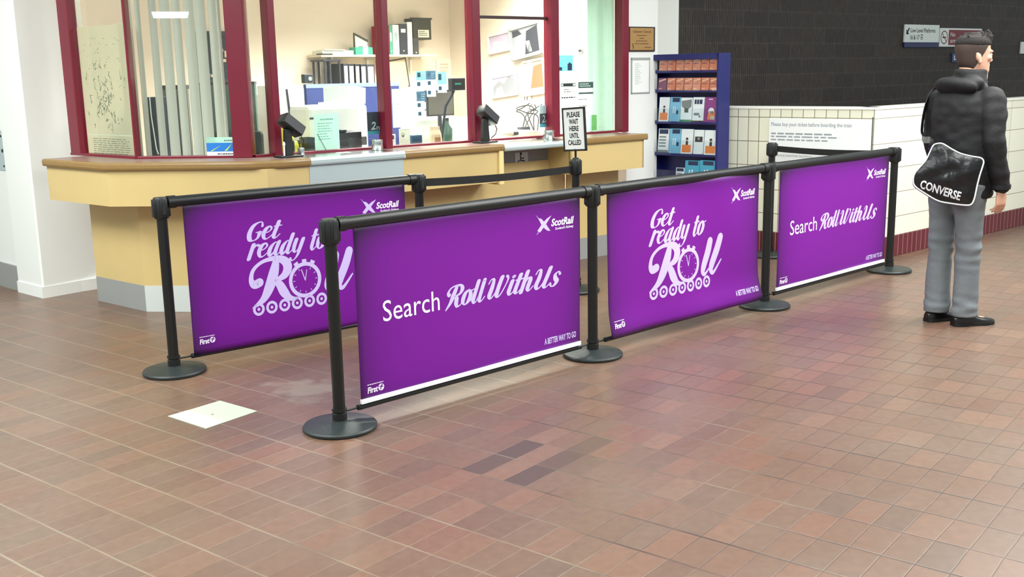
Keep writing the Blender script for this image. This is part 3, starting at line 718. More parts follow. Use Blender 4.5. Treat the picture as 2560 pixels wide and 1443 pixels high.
# wheelchair sticker on the recess
RP = NF2.off(.30)
s0, s1, z0, z1 = RP.box(1288, 381, 1320, 424, -.004)
t = thing('wheelchair_sticker', 'pale wheelchair symbol sticker under the low steel counter', 'sticker', RP.pt(s0, -.002, z0-.03), RP.a)
w_, h_ = s1-s0, z1-z0+.03
MB().box(0, w_, -.0015, 0, 0, h_).build('sheet', 'kick_pale', t)
k = Ink(); f = lambda x, z: (x*w_, .03+z*(h_-.03))
k.put(disc2d(*f(.45, .92), .0115, 14)); k.put(brush([(*f(.42, .80), .010), (*f(.44, .52), .010)], 2)); k.put(brush([(*f(.44, .66), .008), (*f(.68, .66), .008)], 2))
k.put(brush([(*f(.44, .52), .010), (*f(.70, .52), .010), (*f(.80, .22), .010), (*f(.93, .24), .010)], 1))
cx, cz = f(.46, .28); rr = .040
k.put(brush([(cx+rr*math.cos(a), cz+rr*math.sin(a), .009) for a in [math.radians(115+i*24) for i in range(11)]], 2))
k.build('symbol', 'black_ink', t, -.0022)

# ------------------------------------------------------------------ glazing
def frame_bar(mb, pl, s0, s1, d0, d1, z0, z1):
    mb.prism([(p.x, p.y) for p in strip(pl, s0, s1, d0, d1)], z0, z1)
ZS0, ZS1 = ZT-.002, 2.47
sA0, sA1 = WF0.hit(184, 385)[0], s_on(WF0, WA)
sB0, sB1 = s_on(WF1, WA), s_on(WF1, WB)
sC0, sC1 = s_on(WF2, WB), WF2E
def window(n, pl, s0, s1, bars, pane=True, sill=.018):
    """one glazed facet: bars are (s0, s1, depth in front)"""
    o = pl.pt(s0, 0, ZS0); root = bpy.data.objects.new('window_%d' % n, None); C.objects.link(root); root.location = o; root.rotation_euler = (0, 0, pl.a); struct(root)
    m = MB(); m.box(0, s1-s0, -.025, .04, 0, sill, .003); m.box(0, s1-s0, -.02, .04, ZS1-ZS0-.05, ZS1-ZS0, .003)
    m.build('sill_rail', 'maroon', root)
    for a, b, d in bars:
        MB().box(a-s0, b-s0, -d, .05, 0, ZS1-ZS0, .006).build('mullion', 'maroon', root)
    MB().box(.004, s1-s0-.004, .012, .018, sill-.004, ZS1-ZS0-.045).build('pane', 'pane_glass', root)
    return root
def bar_s(pl, px0, px1, py): return pl.hit(px0, py)[0], pl.hit(px1, py)[0]
a0, a1 = bar_s(WF1, 306, 346, 380); g0, g1 = bar_s(WF1, 605, 652, 385)
r0 = WF0.hit(189, 380)[0]; r1 = WF0.hit(208, 380)[0]
window(1, WF0, sA0, sA1, [(sA0, max(r1, sA0+.06), .02)])
window(2, WF1, sB0, sB1, [(sB0-.01, a1, .03), (sB1-(g1-g0), sB1, .04)])
m_ = [bar_s(WF2, 681, 699, 385), bar_s(WF2, 957, 974, 370), bar_s(WF2, 1179, 1198, 355), bar_s(WF2, 1372, 1391, 338), bar_s(WF2, 1546, 1564, 325)]
E3 = [sC0]+[x for p in m_ for x in p]
# facet 3 is split at its mullions into five lights; the mullion belongs to the light on its right
lights = [(sC0, m_[0][0], []), (m_[0][0], m_[1][0], [(m_[0][0], m_[0][1], .05)]), (m_[1][0], m_[2][0], [(m_[1][0], m_[1][1], .05)]),
          (m_[2][0], m_[3][0], [(m_[2][0], m_[2][1], .05)]), (m_[3][0], WF2E, [(m_[3][0], m_[3][1], .05), (m_[4][0], WF2E, .05)])]
for i, (a, b, bars) in enumerate(lights): window(3+i, WF2, a, b, bars)
# dark transom of the serving light
ww = bpy.data.objects['window_6']
zt = WF2.hit(1280, 44)[1]
MB().box(.05, m_[3][0]-m_[2][0]+.02, .0, .028, zt-ZS0-.012, zt-ZS0+.012, .003).build('transom', 'maroon_dark', ww)

# plaque and framed notice on the white pier
def wall_sheet(name, label, cat, pl, pxbox, d, th, m, group=None, pad=0.0):
    s0, s1, z0, z1 = pl.box(*pxbox, d); s0 -= pad; s1 += pad
    t = thing(name, label, cat, pl.pt(s0, d, z0), pl.a, group); w_, h_ = s1-s0, z1-z0
    sh = MB().box(0, w_, -th, 0, 0, h_, th*.3).build('sheet', m, t)
    return t, sh, w_, h_
mat('bronze', (182, 142, 88), .35, metal=.35, noise=.08, nscale=30); mat('bronze_ink', (92, 66, 40), .5); mat('wood_dark', (46, 38, 32), .5)
s0, s1, z0, z1 = PIER.box(1570, 67, 1635, 129)
t = thing('brass_plaque', 'engraved brass plaque on a dark board on the white pier', 'plaque', PIER.pt(s0, 0, z0), PIER.a); w_, h_ = s1-s0, z1-z0
MB().box(0, w_, -.014, 0, 0, h_, .003).build('board', 'wood_dark', t)
pl_ = MB().box(.010, w_-.022, -.017, -.013, .012, h_-.010, .001).build('plate', 'bronze', t)
k = Ink(); k.text('Glasgow Central', w_*.14, w_*.82, h_*.76, h_*.85, bold=.02); text_lines(k, w_*.28, w_*.66, h_*.61, h_*.68, 1, 1, (.95, 1)); text_lines(k, w_*.38, w_*.56, h_*.50, h_*.57, 1, 2, (.95, 1))
text_lines(k, w_*.25, w_*.70, h_*.39, h_*.46, 1, 3, (.95, 1)); text_lines(k, w_*.20, w_*.74, h_*.28, h_*.35, 1, 4, (.95, 1)); text_lines(k, w_*.58, w_*.84, h_*.13, h_*.20, 1, 5, (.95, 1))
k.put(brush([(w_*.13, h_*.12, .008), (w_*.15, h_*.2, .012), (w_*.11, h_*.26, .008), (w_*.14, h_*.31, .010)], 4)); k.build('engraving', 'bronze_ink', pl_, -.0175)
s0, s1, z0, z1 = PIER.box(1577, 144, 1623, 234)
t = thing('notice_frame', 'white paper notice in a silver frame under the brass plaque', 'notice', PIER.pt(s0, 0, z0), PIER.a); w_, h_ = s1-s0, z1-z0
fr = MB()
for x0, x1, q0, q1 in ((0, w_, 0, .012), (0, w_, h_-.022, h_), (0, .010, 0, h_), (w_-.010, w_, 0, h_)): fr.box(x0, x1, -.010, 0, q0, q1, .002)
mat('silver_frame', (176, 184, 180), .4, metal=.3); fr.build('frame', 'silver_frame', t)
sh = MB().box(.006, w_-.006, -.006, 0, .006, h_-.01).build('paper', 'paper_white', t)
mat('faint_ink', (196, 204, 202), .6)
text_lines(Ink(), w_*.2, w_*.55, h_*.25, h_*.85, 12, 3, fill=.4).build('print', 'faint_ink', sh, -.0066)
# ------------------------------------------------------------------ tiled parapet, dark ribbed wall, end pier
PC = at_z(2170, 656)
PLW = Plane(PC.x, PC.y, -42.0)                  # left run: local x negative goes away to the left
PRW = Plane(PC.x, PC.y, 41.0)                   # right run
HPAR = 1.235
def tile_material(name, w_, h_, off, base, joint, sz=.0035):
    m = bpy.data.materials.new(name); m.use_nodes = True; nt = m.node_tree; N = nt.nodes.new; L = nt.links.new; b = nt.nodes['Principled BSDF']
    tc = N('ShaderNodeTexCoord'); sp = N('ShaderNodeSeparateXYZ'); L(tc.outputs['Object'], sp.inputs[0])
    cb = N('ShaderNodeCombineXYZ'); L(sp.outputs[0], cb.inputs[0]); L(sp.outputs[2], cb.inputs[1])
    mp = N('ShaderNodeMapping'); mp.inputs['Location'].default_value = off; L(cb.outputs[0], mp.inputs[0])
    br = N('ShaderNodeTexBrick'); br.offset = 0; br.inputs['Scale'].default_value = 1; br.inputs['Brick Width'].default_value = w_; br.inputs['Row Height'].default_value = h_
    br.inputs['Mortar Size'].default_value = sz; br.inputs['Mortar Smooth'].default_value = .2
    br.inputs['Color1'].default_value = col(*base); br.inputs['Color2'].default_value = col(*[max(0, x-8) for x in base]); br.inputs['Mortar'].default_value = col(*joint)
    L(mp.outputs[0], br.inputs['Vector']); L(br.outputs['Color'], b.inputs['Base Color']); b.inputs['Roughness'].default_value = .22
    bp = N('ShaderNodeBump'); bp.invert = True; bp.inputs['Strength'].default_value = .4; bp.inputs['Distance'].default_value = .004
    L(br.outputs['Fac'], bp.inputs['Height']); L(bp.outputs[0], b.inputs['Normal']); MATS[name] = m; return m
sq = abs(PLW.hit(1872, 320)[0]-PLW.hit(1846, 320)[0]); th_ = PLW.hit(1860, 292)[1]-PLW.hit(1860, 352)[1]
print('tile', sq, th_)
tw_ = .155; thh = .203
z292 = PLW.hit(1900, 293)[1]; x1871 = PLW.hit(1871, 320)[0]
tile_material('cream_tiles', .1005, thh, (-(x1871 % .1005), -(z292 % thh), 0), (236, 236, 214), (128, 122, 108))
zr = PRW.hit(2300, 350)[1]
tile_material('cream_tiles_washed_out', 2.4, thh, (.0, -(zr % thh), 0), (240, 240, 222), (150, 144, 128), .003)  # same tiles as left run, glare washed in: upright joints dropped, colours paler
tile_material('maroon_tiles', .075, .40, (0, .1, 0), (104, 40, 52), (170, 130, 124), .0035)
mat('parapet_cap', (238, 238, 228), .3)
zk = HPAR; zb = .175
# every object of the parapet is built in its run's own frame so that the tiling follows it
def run(name, pl, s0, s1, d0, d1, z0, z1, m):
    o = MB().box(s0, s1, d0, d1, z0, z1, .004).build(name, m, loc=pl.pt(0), rotz=pl.a); return struct(o)
run('wall_parapet_left', PLW, -2.1, 0, 0, .12, zb, HPAR-.022, 'cream_tiles')
run('wall_parapet_right', PRW, 0, 6.0, .0, .12, zb, HPAR-.022, 'cream_tiles_washed_out')
run('baseboard_parapet_left', PLW, -2.1, .004, -.006, .12, 0, zb, 'maroon_tiles')
run('baseboard_parapet_right', PRW, -.004, 6.0, -.006, .12, 0, zb, 'maroon_tiles')
run('trim_3', PLW, -2.1, .006, -.006, .15, HPAR-.022, HPAR, 'parapet_cap')
run('trim_4', PRW, -.006, 6.0, -.006, .15, HPAR-.022, HPAR, 'parapet_cap')
# dark ribbed wall across the stairwell
DK = Plane(1.68, 10.75, 38.0)
def ribbed():
    m = bpy.data.materials.new('dark_ribbed_brick'); m.use_nodes = True; nt = m.node_tree; N = nt.nodes.new; L = nt.links.new; b = nt.nodes['Principled BSDF']
    tc = N('ShaderNodeTexCoord'); sp = N('ShaderNodeSeparateXYZ'); L(tc.outputs['Object'], sp.inputs[0])
    cb = N('ShaderNodeCombineXYZ'); L(sp.outputs[0], cb.inputs[0]); L(sp.outputs[2], cb.inputs[1])
    br = N('ShaderNodeTexBrick'); br.offset = .5; br.inputs['Scale'].default_value = 1; br.inputs['Brick Width'].default_value = .40; br.inputs['Row Height'].default_value = .165
    br.inputs['Mortar Size'].default_value = .010; br.inputs['Mortar Smooth'].default_value = .5
    br.inputs['Color1'].default_value = col(66, 55, 49); br.inputs['Color2'].default_value = col(50, 43, 40); br.inputs['Mortar'].default_value = col(74, 66, 60)
    L(cb.outputs[0], br.inputs['Vector'])
    mp = N('ShaderNodeMapping'); mp.inputs['Scale'].default_value = (70, 70, 9); L(tc.outputs['Object'], mp.inputs[0])
    nz = N('ShaderNodeTexNoise'); nz.inputs['Scale'].default_value = 1; nz.inputs['Detail'].default_value = 3; L(mp.outputs[0], nz.inputs['Vector'])
    wv = N('ShaderNodeTexWave'); wv.wave_type = 'BANDS'; wv.bands_direction = 'X'; wv.inputs['Scale'].default_value = 9.5; wv.inputs['Distortion'].default_value = 1.2; L(tc.outputs['Object'], wv.inputs['Vector'])
    cr = N('ShaderNodeValToRGB'); cr.color_ramp.elements[0].position = .32; cr.color_ramp.elements[0].color = (.45, .45, .47, 1); cr.color_ramp.elements[1].position = .72; cr.color_ramp.elements[1].color = (1.25, 1.2, 1.15, 1)
    L(nz.outputs['Fac'], cr.inputs[0])
    mx = N('ShaderNodeMix'); mx.data_type = 'RGBA'; mx.blend_type = 'MULTIPLY'; mx.inputs[0].default_value = 1; L(br.outputs['Color'], mx.inputs[6]); L(cr.outputs[0], mx.inputs[7])
    L(mx.outputs[2], b.inputs['Base Color']); b.inputs['Roughness'].default_value = .6
    ad = N('ShaderNodeMath'); ad.operation = 'MULTIPLY_ADD'; ad.inputs[1].default_value = .8; L(nz.outputs['Fac'], ad.inputs[0]); L(wv.outputs['Fac'], ad.inputs[2])
    bp = N('ShaderNodeBump'); bp.inputs['Strength'].default_value = .9; bp.inputs['Distance'].default_value = .012; L(ad.outputs[0], bp.inputs['Height']); L(bp.outputs[0], b.inputs['Normal'])
    return m
struct(MB().box(-.5, 9.5, 0, .2, 0, 4.2).build('wall_dark', ribbed(), loc=DK.pt(0), rotz=DK.a))
# white pier that closes the gap between the office and the dark wall
a = at_z(1640, 700); d = ray(1640, 60); e = ray(1697, 60)
pa_ = Vector((d[0]*10.25/d[1], 10.25)); pb_ = Vector((e[0]*10.25/e[1], 10.25))
wall_prism('wall_end_pier', [(pa_.x-.35, 10.25), (pb_.x-.008, 10.25), (pb_.x, 10.258), (pb_.x+.02, 10.95), (pa_.x-.35, 10.95)], 0, 3.8, 'white_wall')

# ------------------------------------------------------------------ signs
mat('sign_white', (228, 234, 232), .4); mat('sign_navy', (26, 34, 92), .4); mat('sign_red', (122, 22, 40), .4); mat('sign_blue', (24, 60, 120), .4)
s0, s1, z0, z1 = DK.box(2258, 62, 2344, 118)
t = thing('platform_sign', 'white low level platforms sign with arrow and navy band on the dark wall', 'sign', DK.pt(s0, 0, z0), DK.a); w_, h_ = s1-s0, z1-z0
MB().box(0, w_, -.02, 0, 0, h_, .003).build('board', 'sign_white', t)
MB().box(-.001, w_+.001, -.022, -.001, -.002, h_*.22, .002).build('band', 'sign_navy', t)
k = Ink(); k.text('Low Level Platforms', w_*.16, w_*.88, h_*.66, h_*.84, bold=.012); k.text('16 & 17', w_*.16, w_*.42, h_*.34, h_*.54, bold=.012)
k.put(poly2d([(w_*.05, h_*.60), (w_*.10, h_*.60), (w_*.065, h_*.72)])); k.put(bar2d(w_*.062, h_*.63, w_*.115, h_*.82, .022)); k.put(bar2d(w_*.055, h_*.60, w_*.055, h_*.74, .018)); k.put(bar2d(w_*.05, h_*.60, w_*.10, h_*.60, .018))
k.put(rect2d(w_*.46, w_*.52, h_*.34, h_*.56)); k.build('lettering', 'black_ink', t, -.0206)
k = Ink(); k.put(rect2d(w_*.47, w_*.51, h_*.44, h_*.53)); k.put(disc2d(w_*.478, h_*.385, .009, 10)); k.put(disc2d(w_*.502, h_*.385, .009, 10)); k.build('train_icon', 'sign_white', t, -.0210)
s0, s1, z0, z1 = DK.box(2346, 71, 2450, 117)
t = thing('no_smoking_sign', 'red and white no smoking sign partly hidden by the man', 'sign', DK.pt(s0, 0, z0), DK.a); w_, h_ = s1-s0, z1-z0
MB().box(0, w_, -.02, 0, 0, h_, .003).build('board', 'sign_white', t)
xr = DK.hit(2368, 90)[0]-s0
MB().box(xr, w_-.02, -.022, -.001, h_*.09, h_*.91, .001).build('red_panel', 'sign_red', t)
k = Ink(); k.text('No', xr+.04, xr+.15, h_*.55, h_*.78); k.text('smoking', xr+.04, xr+.50, h_*.22, h_*.45); k.build('lettering', 'sign_white', t, -.0226)
k = Ink(); cx, cz = xr*.5, h_*.5; rr = min(xr*.42, h_*.36); k.put(ring2d(cx, cz, rr*.84, rr)); k.put(bar2d(cx-rr*.62, cz+rr*.62, cx+rr*.62, cz-rr*.62, rr*.14)); k.build('prohibition_ring', 'sign_red', t, -.0206)
k = Ink(); k.put(rect2d(cx-rr*.5, cx+rr*.5, cz-rr*.1, cz+rr*.1)); k.build('cigarette', 'black_ink', t, -.0204)
s0, s1, z0, z1 = DK.box(2377, 133, 2420, 155)
t = thing('blue_sign', 'small blue sign on the dark wall just left of the man\'s head', 'sign', DK.pt(s0, 0, z0), DK.a); w_, h_ = s1-s0, z1-z0
MB().box(0, w_, -.02, 0, 0, h_, .003).build('board', 'sign_blue', t)
k = Ink(); k.text('LE', w_*.10, w_*.42, h_*.25, h_*.75, bold=.02); k.build('lettering', 'sign_white', t, -.0206)
s0, s1, z0, z1 = DK.box(2549, 105, 2640, 134)
t = thing('white_sign', 'white sign on the dark wall cut by the right edge of the view', 'sign', DK.pt(s0, 0, z0), DK.a); w_, h_ = s1-s0, z1-z0
MB().box(0, w_, -.02, 0, 0, h_, .003).build('board', 'sign_white', t)
text_lines(Ink(), w_*.08, w_*.9, h_*.2, h_*.8, 2, 5).build('print', 'grey_ink', t, -.0206)
# ticket poster on the left run of the parapet
s0 = PLW.hit(1923, 330)[0]; s1 = -.012; z1 = PLW.hit(2040, 297)[1]; z0 = PLW.hit(1960, 418)[1]
t = thing('ticket_poster', 'large white buy your ticket poster on the tiled parapet', 'poster', PLW.pt(s0, -.002, z0), PLW.a); w_, h_ = s1-s0, z1-z0
sh = MB().box(0, w_, -.004, 0, 0, h_, .001).build('sheet', 'paper_white', t)
mat('poster_ink', (150, 158, 166), .6)
zz = lambda py: PLW.hit(1960, py)[1]-z0; xx = lambda px: PLW.hit(px, 320)[0]-s0
k = Ink(); k.text('Please buy your ticket before boarding the train', xx(1929), xx(2130), zz(315), zz(306), bold=.015)
[text_lines(k, xx(1929), xx(e_), zz(y1_), zz(y0_), 1, y1_, (.97, 1)) for e_, y1_, y0_ in ((2085, 338, 330), (2100, 345, 338), (2075, 353, 346))]
k.text('ticket machine locations', xx(1945), xx(2034), zz(391), zz(385)); k.build('lettering', 'poster_ink', sh, -.0045)
mat('dark_edge', (60, 62, 66), .5)
MB().box(w_-.006, w_, -.006, 0, -.1, h_+.02, .001).build('edge_strip', 'dark_edge', t)

# ------------------------------------------------------------------ leaflet rack
mat('rack_blue', (24, 29, 100), .4, noise=.05, nscale=5); mat('rack_lip', (210, 216, 222), .3)
glass_mat('rack_clear', (.95, .97, .98, 1), .7)
RK = PLW.off(-.245)
sR = RK.hit(1794, 300)[0]; RW_ = .69; print('rack', RK.pt(RK.hit(1640, 300)[0]), 'pier', WF2.pt(PIE), WF2.pt(PIE, .12), RK.pt(sR-RW_)); ZR = RK.hit(1760, 133)[1]; zx = lambda py: RK.hit(1720, py)[1]
rk = thing('leaflet_rack', 'tall navy blue leaflet rack between the white pier and the tiled parapet', 'rack', RK.pt(sR-RW_, 0, 0), RK.a)
MB().box(0, RW_, .165, .19, .04, ZR, .004).build('back_panel', 'rack_blue', rk)
for x in (-.004, RW_-.018): MB().box(x, x+.022, .0, .19, 0, ZR, .004).build('side_panel', 'rack_blue', rk)
MB().box(0, RW_, .0, .185, ZR-.05, ZR-.0, .004).build('header', 'rack_blue', rk)
MB().box(0, RW_, .02, .185, 0, .09, .004).build('plinth', 'rack_blue', rk)
ROW = [(177, 143, 7), (226, 193, 7), (306, 243, 5), (387, 322, 5), (462, 400, 5)]
oran = mat('leaflet_orange', (226, 138, 104), .45); oran2 = mat('leaflet_orange_pale', (240, 200, 170), .45)
mat('leaflet_plum', (132, 62, 96), .45); mat('leaflet_white', (226, 234, 236), .45); mat('leaflet_sky', (120, 184, 214), .45); mat('leaflet_navy', (36, 50, 84), .45)
mat('leaflet_green', (40, 120, 84), .45); mat('leaflet_purple', (134, 52, 128), .45); mat('leaflet_grey', (120, 128, 130), .45); mat('figure_orange', (226, 128, 60), .5); mat('figure_dark', (52, 44, 44), .5); mat('leaflet_cyan', (70, 160, 190), .45)
for r, (yb, yt, n) in enumerate(ROW):
    z0 = zx(yb); h_ = zx(yt)-z0
    sh = MB().box(.018, RW_-.018, .03, .17, z0-.018, z0, .002).box(.018, RW_-.018, .026, .034, z0-.018, z0+.012, .002); sh.build('shelf', 'rack_blue', rk)
    MB().box(.02, RW_-.02, .012, .015, z0-.006, z0+h_*(.92 if r < 2 else .55)).build('clear_lip', 'rack_clear', rk)
xr = lambda px, py: RK.hit(px, py)[0]-(sR-RW_)
def leaflet(label, pxbox, m, deco, group, d=.02, tilt=6):
    x0, x1 = xr(pxbox[0], (pxbox[1]+pxbox[3])/2), xr(pxbox[2], (pxbox[1]+pxbox[3])/2); z0 = RK.hit((pxbox[0]+pxbox[2])/2, pxbox[3])[1]; z1 = RK.hit((pxbox[0]+pxbox[2])/2, pxbox[1])[1]
    t = thing('leaflet', label, 'leaflet', RK.pt(sR-RW_+x0, d+.004, z0), RK.a, group); t.rotation_euler = (R(-tilt), 0, RK.a)
    w_, h_ = x1-x0, z1-z0
    MB().box(0, w_, 0, .022, 0, h_, .0015).build('cover', m, t)
    for nm, mm, vf in deco(w_, h_): 
        k = Ink(); [k.put(q) for q in vf]; k.build(nm, mm, t, -.0008)
    return t
def d_orange(w_, h_):
    return [('band', 'leaflet_orange_pale', [poly2d([(w_*.08, h_*.66), (w_*.92, h_*.86), (w_*.92, h_*.96), (w_*.08, h_*.78)]), rect2d(w_*.1, w_*.5, h_*.1, h_*.16)]), ('title', 'leaflet_plum', [rect2d(w_*.12, w_*.7, h_*.50, h_*.56)])]
def d_figure(w_, h_):
    return [('box_drawing', 'figure_orange', [rect2d(w_*.12, w_*.88, h_*.06, h_*.36)]), ('figure_drawing', 'figure_dark', [rect2d(w_*.42, w_*.62, h_*.36, h_*.52), disc2d(w_*.52, h_*.60, w_*.11, 14)]), ('face_drawing', 'leaflet_orange_pale', [disc2d(w_*.52, h_*.565, w_*.06, 12)])]
def d_sky(w_, h_): return [('title', 'leaflet_navy', [rect2d(w_*.22, w_*.9, h_*.80, h_*.97)]), ('figures', 'leaflet_white', [rect2d(w_*.3, w_*.38, h_*.34, h_*.6), rect2d(w_*.48, w_*.56, h_*.34, h_*.62)]), ('suitcase_drawing', 'leaflet_navy', [rect2d(w_*.64, w_*.84, h_*.3, h_*.46)])]
def d_photo(w_, h_): return [('photo', 'leaflet_grey', [poly2d([(w_*.05, h_*.86), (w_*.95, h_*.92), (w_*.95, h_*.62), (w_*.55, h_*.48), (w_*.1, h_*.62)])]), ('figures', 'figure_dark', [rect2d(w_*.35, w_*.7, h_*.38, h_*.56)]), ('foot_band', 'leaflet_green', [rect2d(0, w_, 0, h_*.09)])]
def d_coffee(w_, h_): return [('title', 'leaflet_navy', [rect2d(w_*.14, w_*.32, h_*.72, h_*.9), rect2d(w_*.36, w_*.54, h_*.72, h_*.9), rect2d(w_*.58, w_*.84, h_*.72, h_*.9)]), ('figures', 'leaflet_grey', [rect2d(w_*.14, w_*.62, h_*.26, h_*.36), disc2d(w_*.66, h_*.22, w_*.09, 12)]), ('foot_band', 'figure_dark', [rect2d(0, w_, 0, h_*.05)])]
def d_purple(w_, h_): return [('ticket_drawing', 'figure_orange', [poly2d([(w_*.25, h_*.1), (w_*.85, h_*.1), (w_*.85, h_*.44), (w_*.35, h_*.44)])]), ('tag_drawing', 'leaflet_white', [disc2d(w_*.55, h_*.44, w_*.24, 18), rect2d(w_*.5, w_*.85, h_*.1, h_*.24)]), ('title', 'leaflet_white', [rect2d(w_*.3, w_*.62, h_*.9, h_*.93)])]
def d_text(w_, h_): return [('title', 'leaflet_navy', [rect2d(w_*.08, w_*.92, h_*.78, h_*.97)]), ('print', 'leaflet_grey', [rect2d(w_*.1, w_*.75, h_*(.62-.13*i), h_*(.68-.13*i)) for i in range(4)]), ('foot_band', 'leaflet_grey', [rect2d(0, w_, 0, h_*.1)])]
def d_mast(w_, h_): return [('photo', 'figure_dark', [rect2d(w_*.12, w_*.9, h_*.5, h_*.72)]), ('moon', 'leaflet_white', [disc2d(w_*.5, h_*.64, w_*.13, 14)])]
ords = ('first', 'second', 'third', 'fourth', 'fifth', 'sixth', 'seventh')
for i in range(7):
    x0 = 1643+i*21.0
    leaflet('orange timetable leaflet, %s from the left on the top shelf of the blue rack' % ords[i], (x0+.5, 146-i*.6, x0+20, 177-i*.3), 'leaflet_orange', d_orange, 'orange leaflets on the rack')
leaflet('plum coloured leaflet at the left end of the second rack shelf', (1641, 195, 1661, 226), 'leaflet_plum', d_orange, 'leaflets on the rack')
for i in range(6):
    x0 = 1663+i*21.3
    leaflet('orange timetable leaflet, %s from the left on the second shelf of the blue rack' % ords[i], (x0+.5, 195-i*.2, x0+20, 226), 'leaflet_orange', d_orange, 'orange leaflets on the rack')
G = 'leaflets on the rack'
leaflet('white leaflet with an orange box drawing at the left of the third rack shelf', (1642, 243, 1667, 304), 'leaflet_white', d_figure, G)
leaflet('pale blue leaflet with navy title on the third rack shelf', (1669, 243, 1695, 304), 'leaflet_sky', d_sky, G)
leaflet('white leaflet with a grey photo and green foot on the third rack shelf', (1696, 244, 1724, 305), 'leaflet_white', d_photo, G)
leaflet('white leaflet with bold black title on the third rack shelf', (1726, 243, 1754, 305), 'leaflet_white', d_coffee, G)
leaflet('purple leaflet with a ticket drawing at the right of the third rack shelf', (1756, 243, 1787, 306), 'leaflet_purple', d_purple, G)
leaflet('leaflet of printed lines with navy title at the left of the fourth rack shelf', (1640, 322, 1666, 381), 'leaflet_white', d_text, G)
leaflet('pale blue leaflet with navy title on the fourth rack shelf', (1668, 322, 1696, 384), 'leaflet_sky', d_sky, G)
leaflet('white leaflet with an orange box drawing in the middle of the fourth rack shelf', (1697, 323, 1726, 385), 'leaflet_white', d_figure, G)
leaflet('white leaflet with a dark night photo on the fourth rack shelf', (1729, 325, 1753, 386), 'leaflet_white', d_mast, G)
leaflet('white leaflet with an orange box drawing at the right end of the fourth rack shelf', (1755, 326, 1787, 388), 'leaflet_white', d_figure, G)
leaflet('white leaflet low on the fifth rack shelf, just above the barrier rail', (1684, 420, 1705, 462), 'leaflet_white', d_text, G)
leaflet('cyan leaflet with navy panel on the fifth rack shelf', (1706, 402, 1742, 462), 'leaflet_cyan', d_sky, G)
leaflet('crumpled cyan leaflet at the right end of the fifth rack shelf', (1744, 402, 1782, 462), 'leaflet_cyan', d_sky, G, tilt=3)
# ------------------------------------------------------------------ inside the ticket office
paper_mat('blind_slat', (196, 196, 186), .22); paper_mat('map_paper', (226, 214, 184), .35); paper_mat('paper_glass', (240, 244, 242)); mat('map_ink', (120, 124, 100), .6)
mat('pc_dark', (38, 42, 56), .45); mat('cord_white', (220, 224, 220), .5); mat('screen_grey', (120, 116, 106), .7); mat('divider_green', (92, 112, 104), .8)
mat('divider_blue', (62, 74, 136), .8); mat('divider_trim', (150, 165, 205), .5); mat('device_white', (244, 244, 240), .5); mat('dark_grey', (58, 58, 62), .5)
mat('binder_red', (158, 34, 58), .5); mat('binder_green', (84, 170, 140), .5); mat('binder_white', (226, 236, 232), .5); mat('binder_black', (44, 46, 56), .5); mat('binder_lilac', (206, 196, 226), .5)
mat('shelf_beige', (226, 214, 190), .5); mat('box_file', (66, 64, 52), .6); paper_mat('mint_paper', (190, 232, 220)); paper_mat('ice_paper', (220, 238, 242))
paper_mat('card_blue', (70, 104, 132)); paper_mat('card_teal', (122, 168, 180)); paper_mat('card_pale', (186, 208, 210)); mat('yellow', (228, 220, 60), .5); mat('teal_box', (70, 176, 150), .5)
mat('leaf_blue', (30, 120, 205), .5); mat('leaf_lime', (190, 214, 80), .5); mat('brown_stuff', (150, 112, 80), .6); mat('bottle_green', (70, 100, 86), .25); mat('photo_grey', (150, 152, 158), .4)
mat('photo_dark', (62, 62, 70), .4); mat('photo_lilac', (196, 180, 200), .4); mat('photo_tan', (206, 186, 156), .5); paper_mat('sky_poster', (96, 186, 206)); paper_mat('lime_paper', (160, 226, 140))
paper_mat('strip_green', (150, 180, 166)); mat('led_green', (20, 120, 96), .4, emit=1.2); mat('desk_white', (220, 220, 214), .5); mat('chair_dark', (44, 50, 50), .7); mat('sign_dark', (50, 54, 66), .5)
mat('navy_glass', (52, 54, 60), .2)
RV = Plane(*RW.pt(0)[:2], -50.5)
# the staff desk behind the glazing
def inner(dw): return [WF0.off(dw).meet(WF1.off(dw)), WF1.off(dw).meet(WF2.off(dw))]
i0 = inner(.055); i1 = inner(.70)
dk = thing('staff_desk', 'white staff desk running along behind the office windows', 'desk', (C2_.x, C2_.y, 0), 0)
DZ = 1.0
sE = WF2E-.02
cbuild(MB().prism([(p.x, p.y) for p in (WF0.pt(sA0+.1, .055), i0[0], i0[1], WF2.pt(sE, .055), WF2.pt(sE, .68), i1[1], i1[0], WF0.pt(sA0+.32, .5))], DZ-.03, DZ), 'desktop', 'desk_white', dk)
for pl, s in ((WF1, .35), (WF2, .5), (WF2, 1.7), (WF2, 2.9)):
    p = pl.pt(s, .62); cbuild(MB().box(p.x-.02, p.x+.02, p.y-.02, p.y+.02, 0, DZ-.03), 'leg', 'dark_grey', dk)

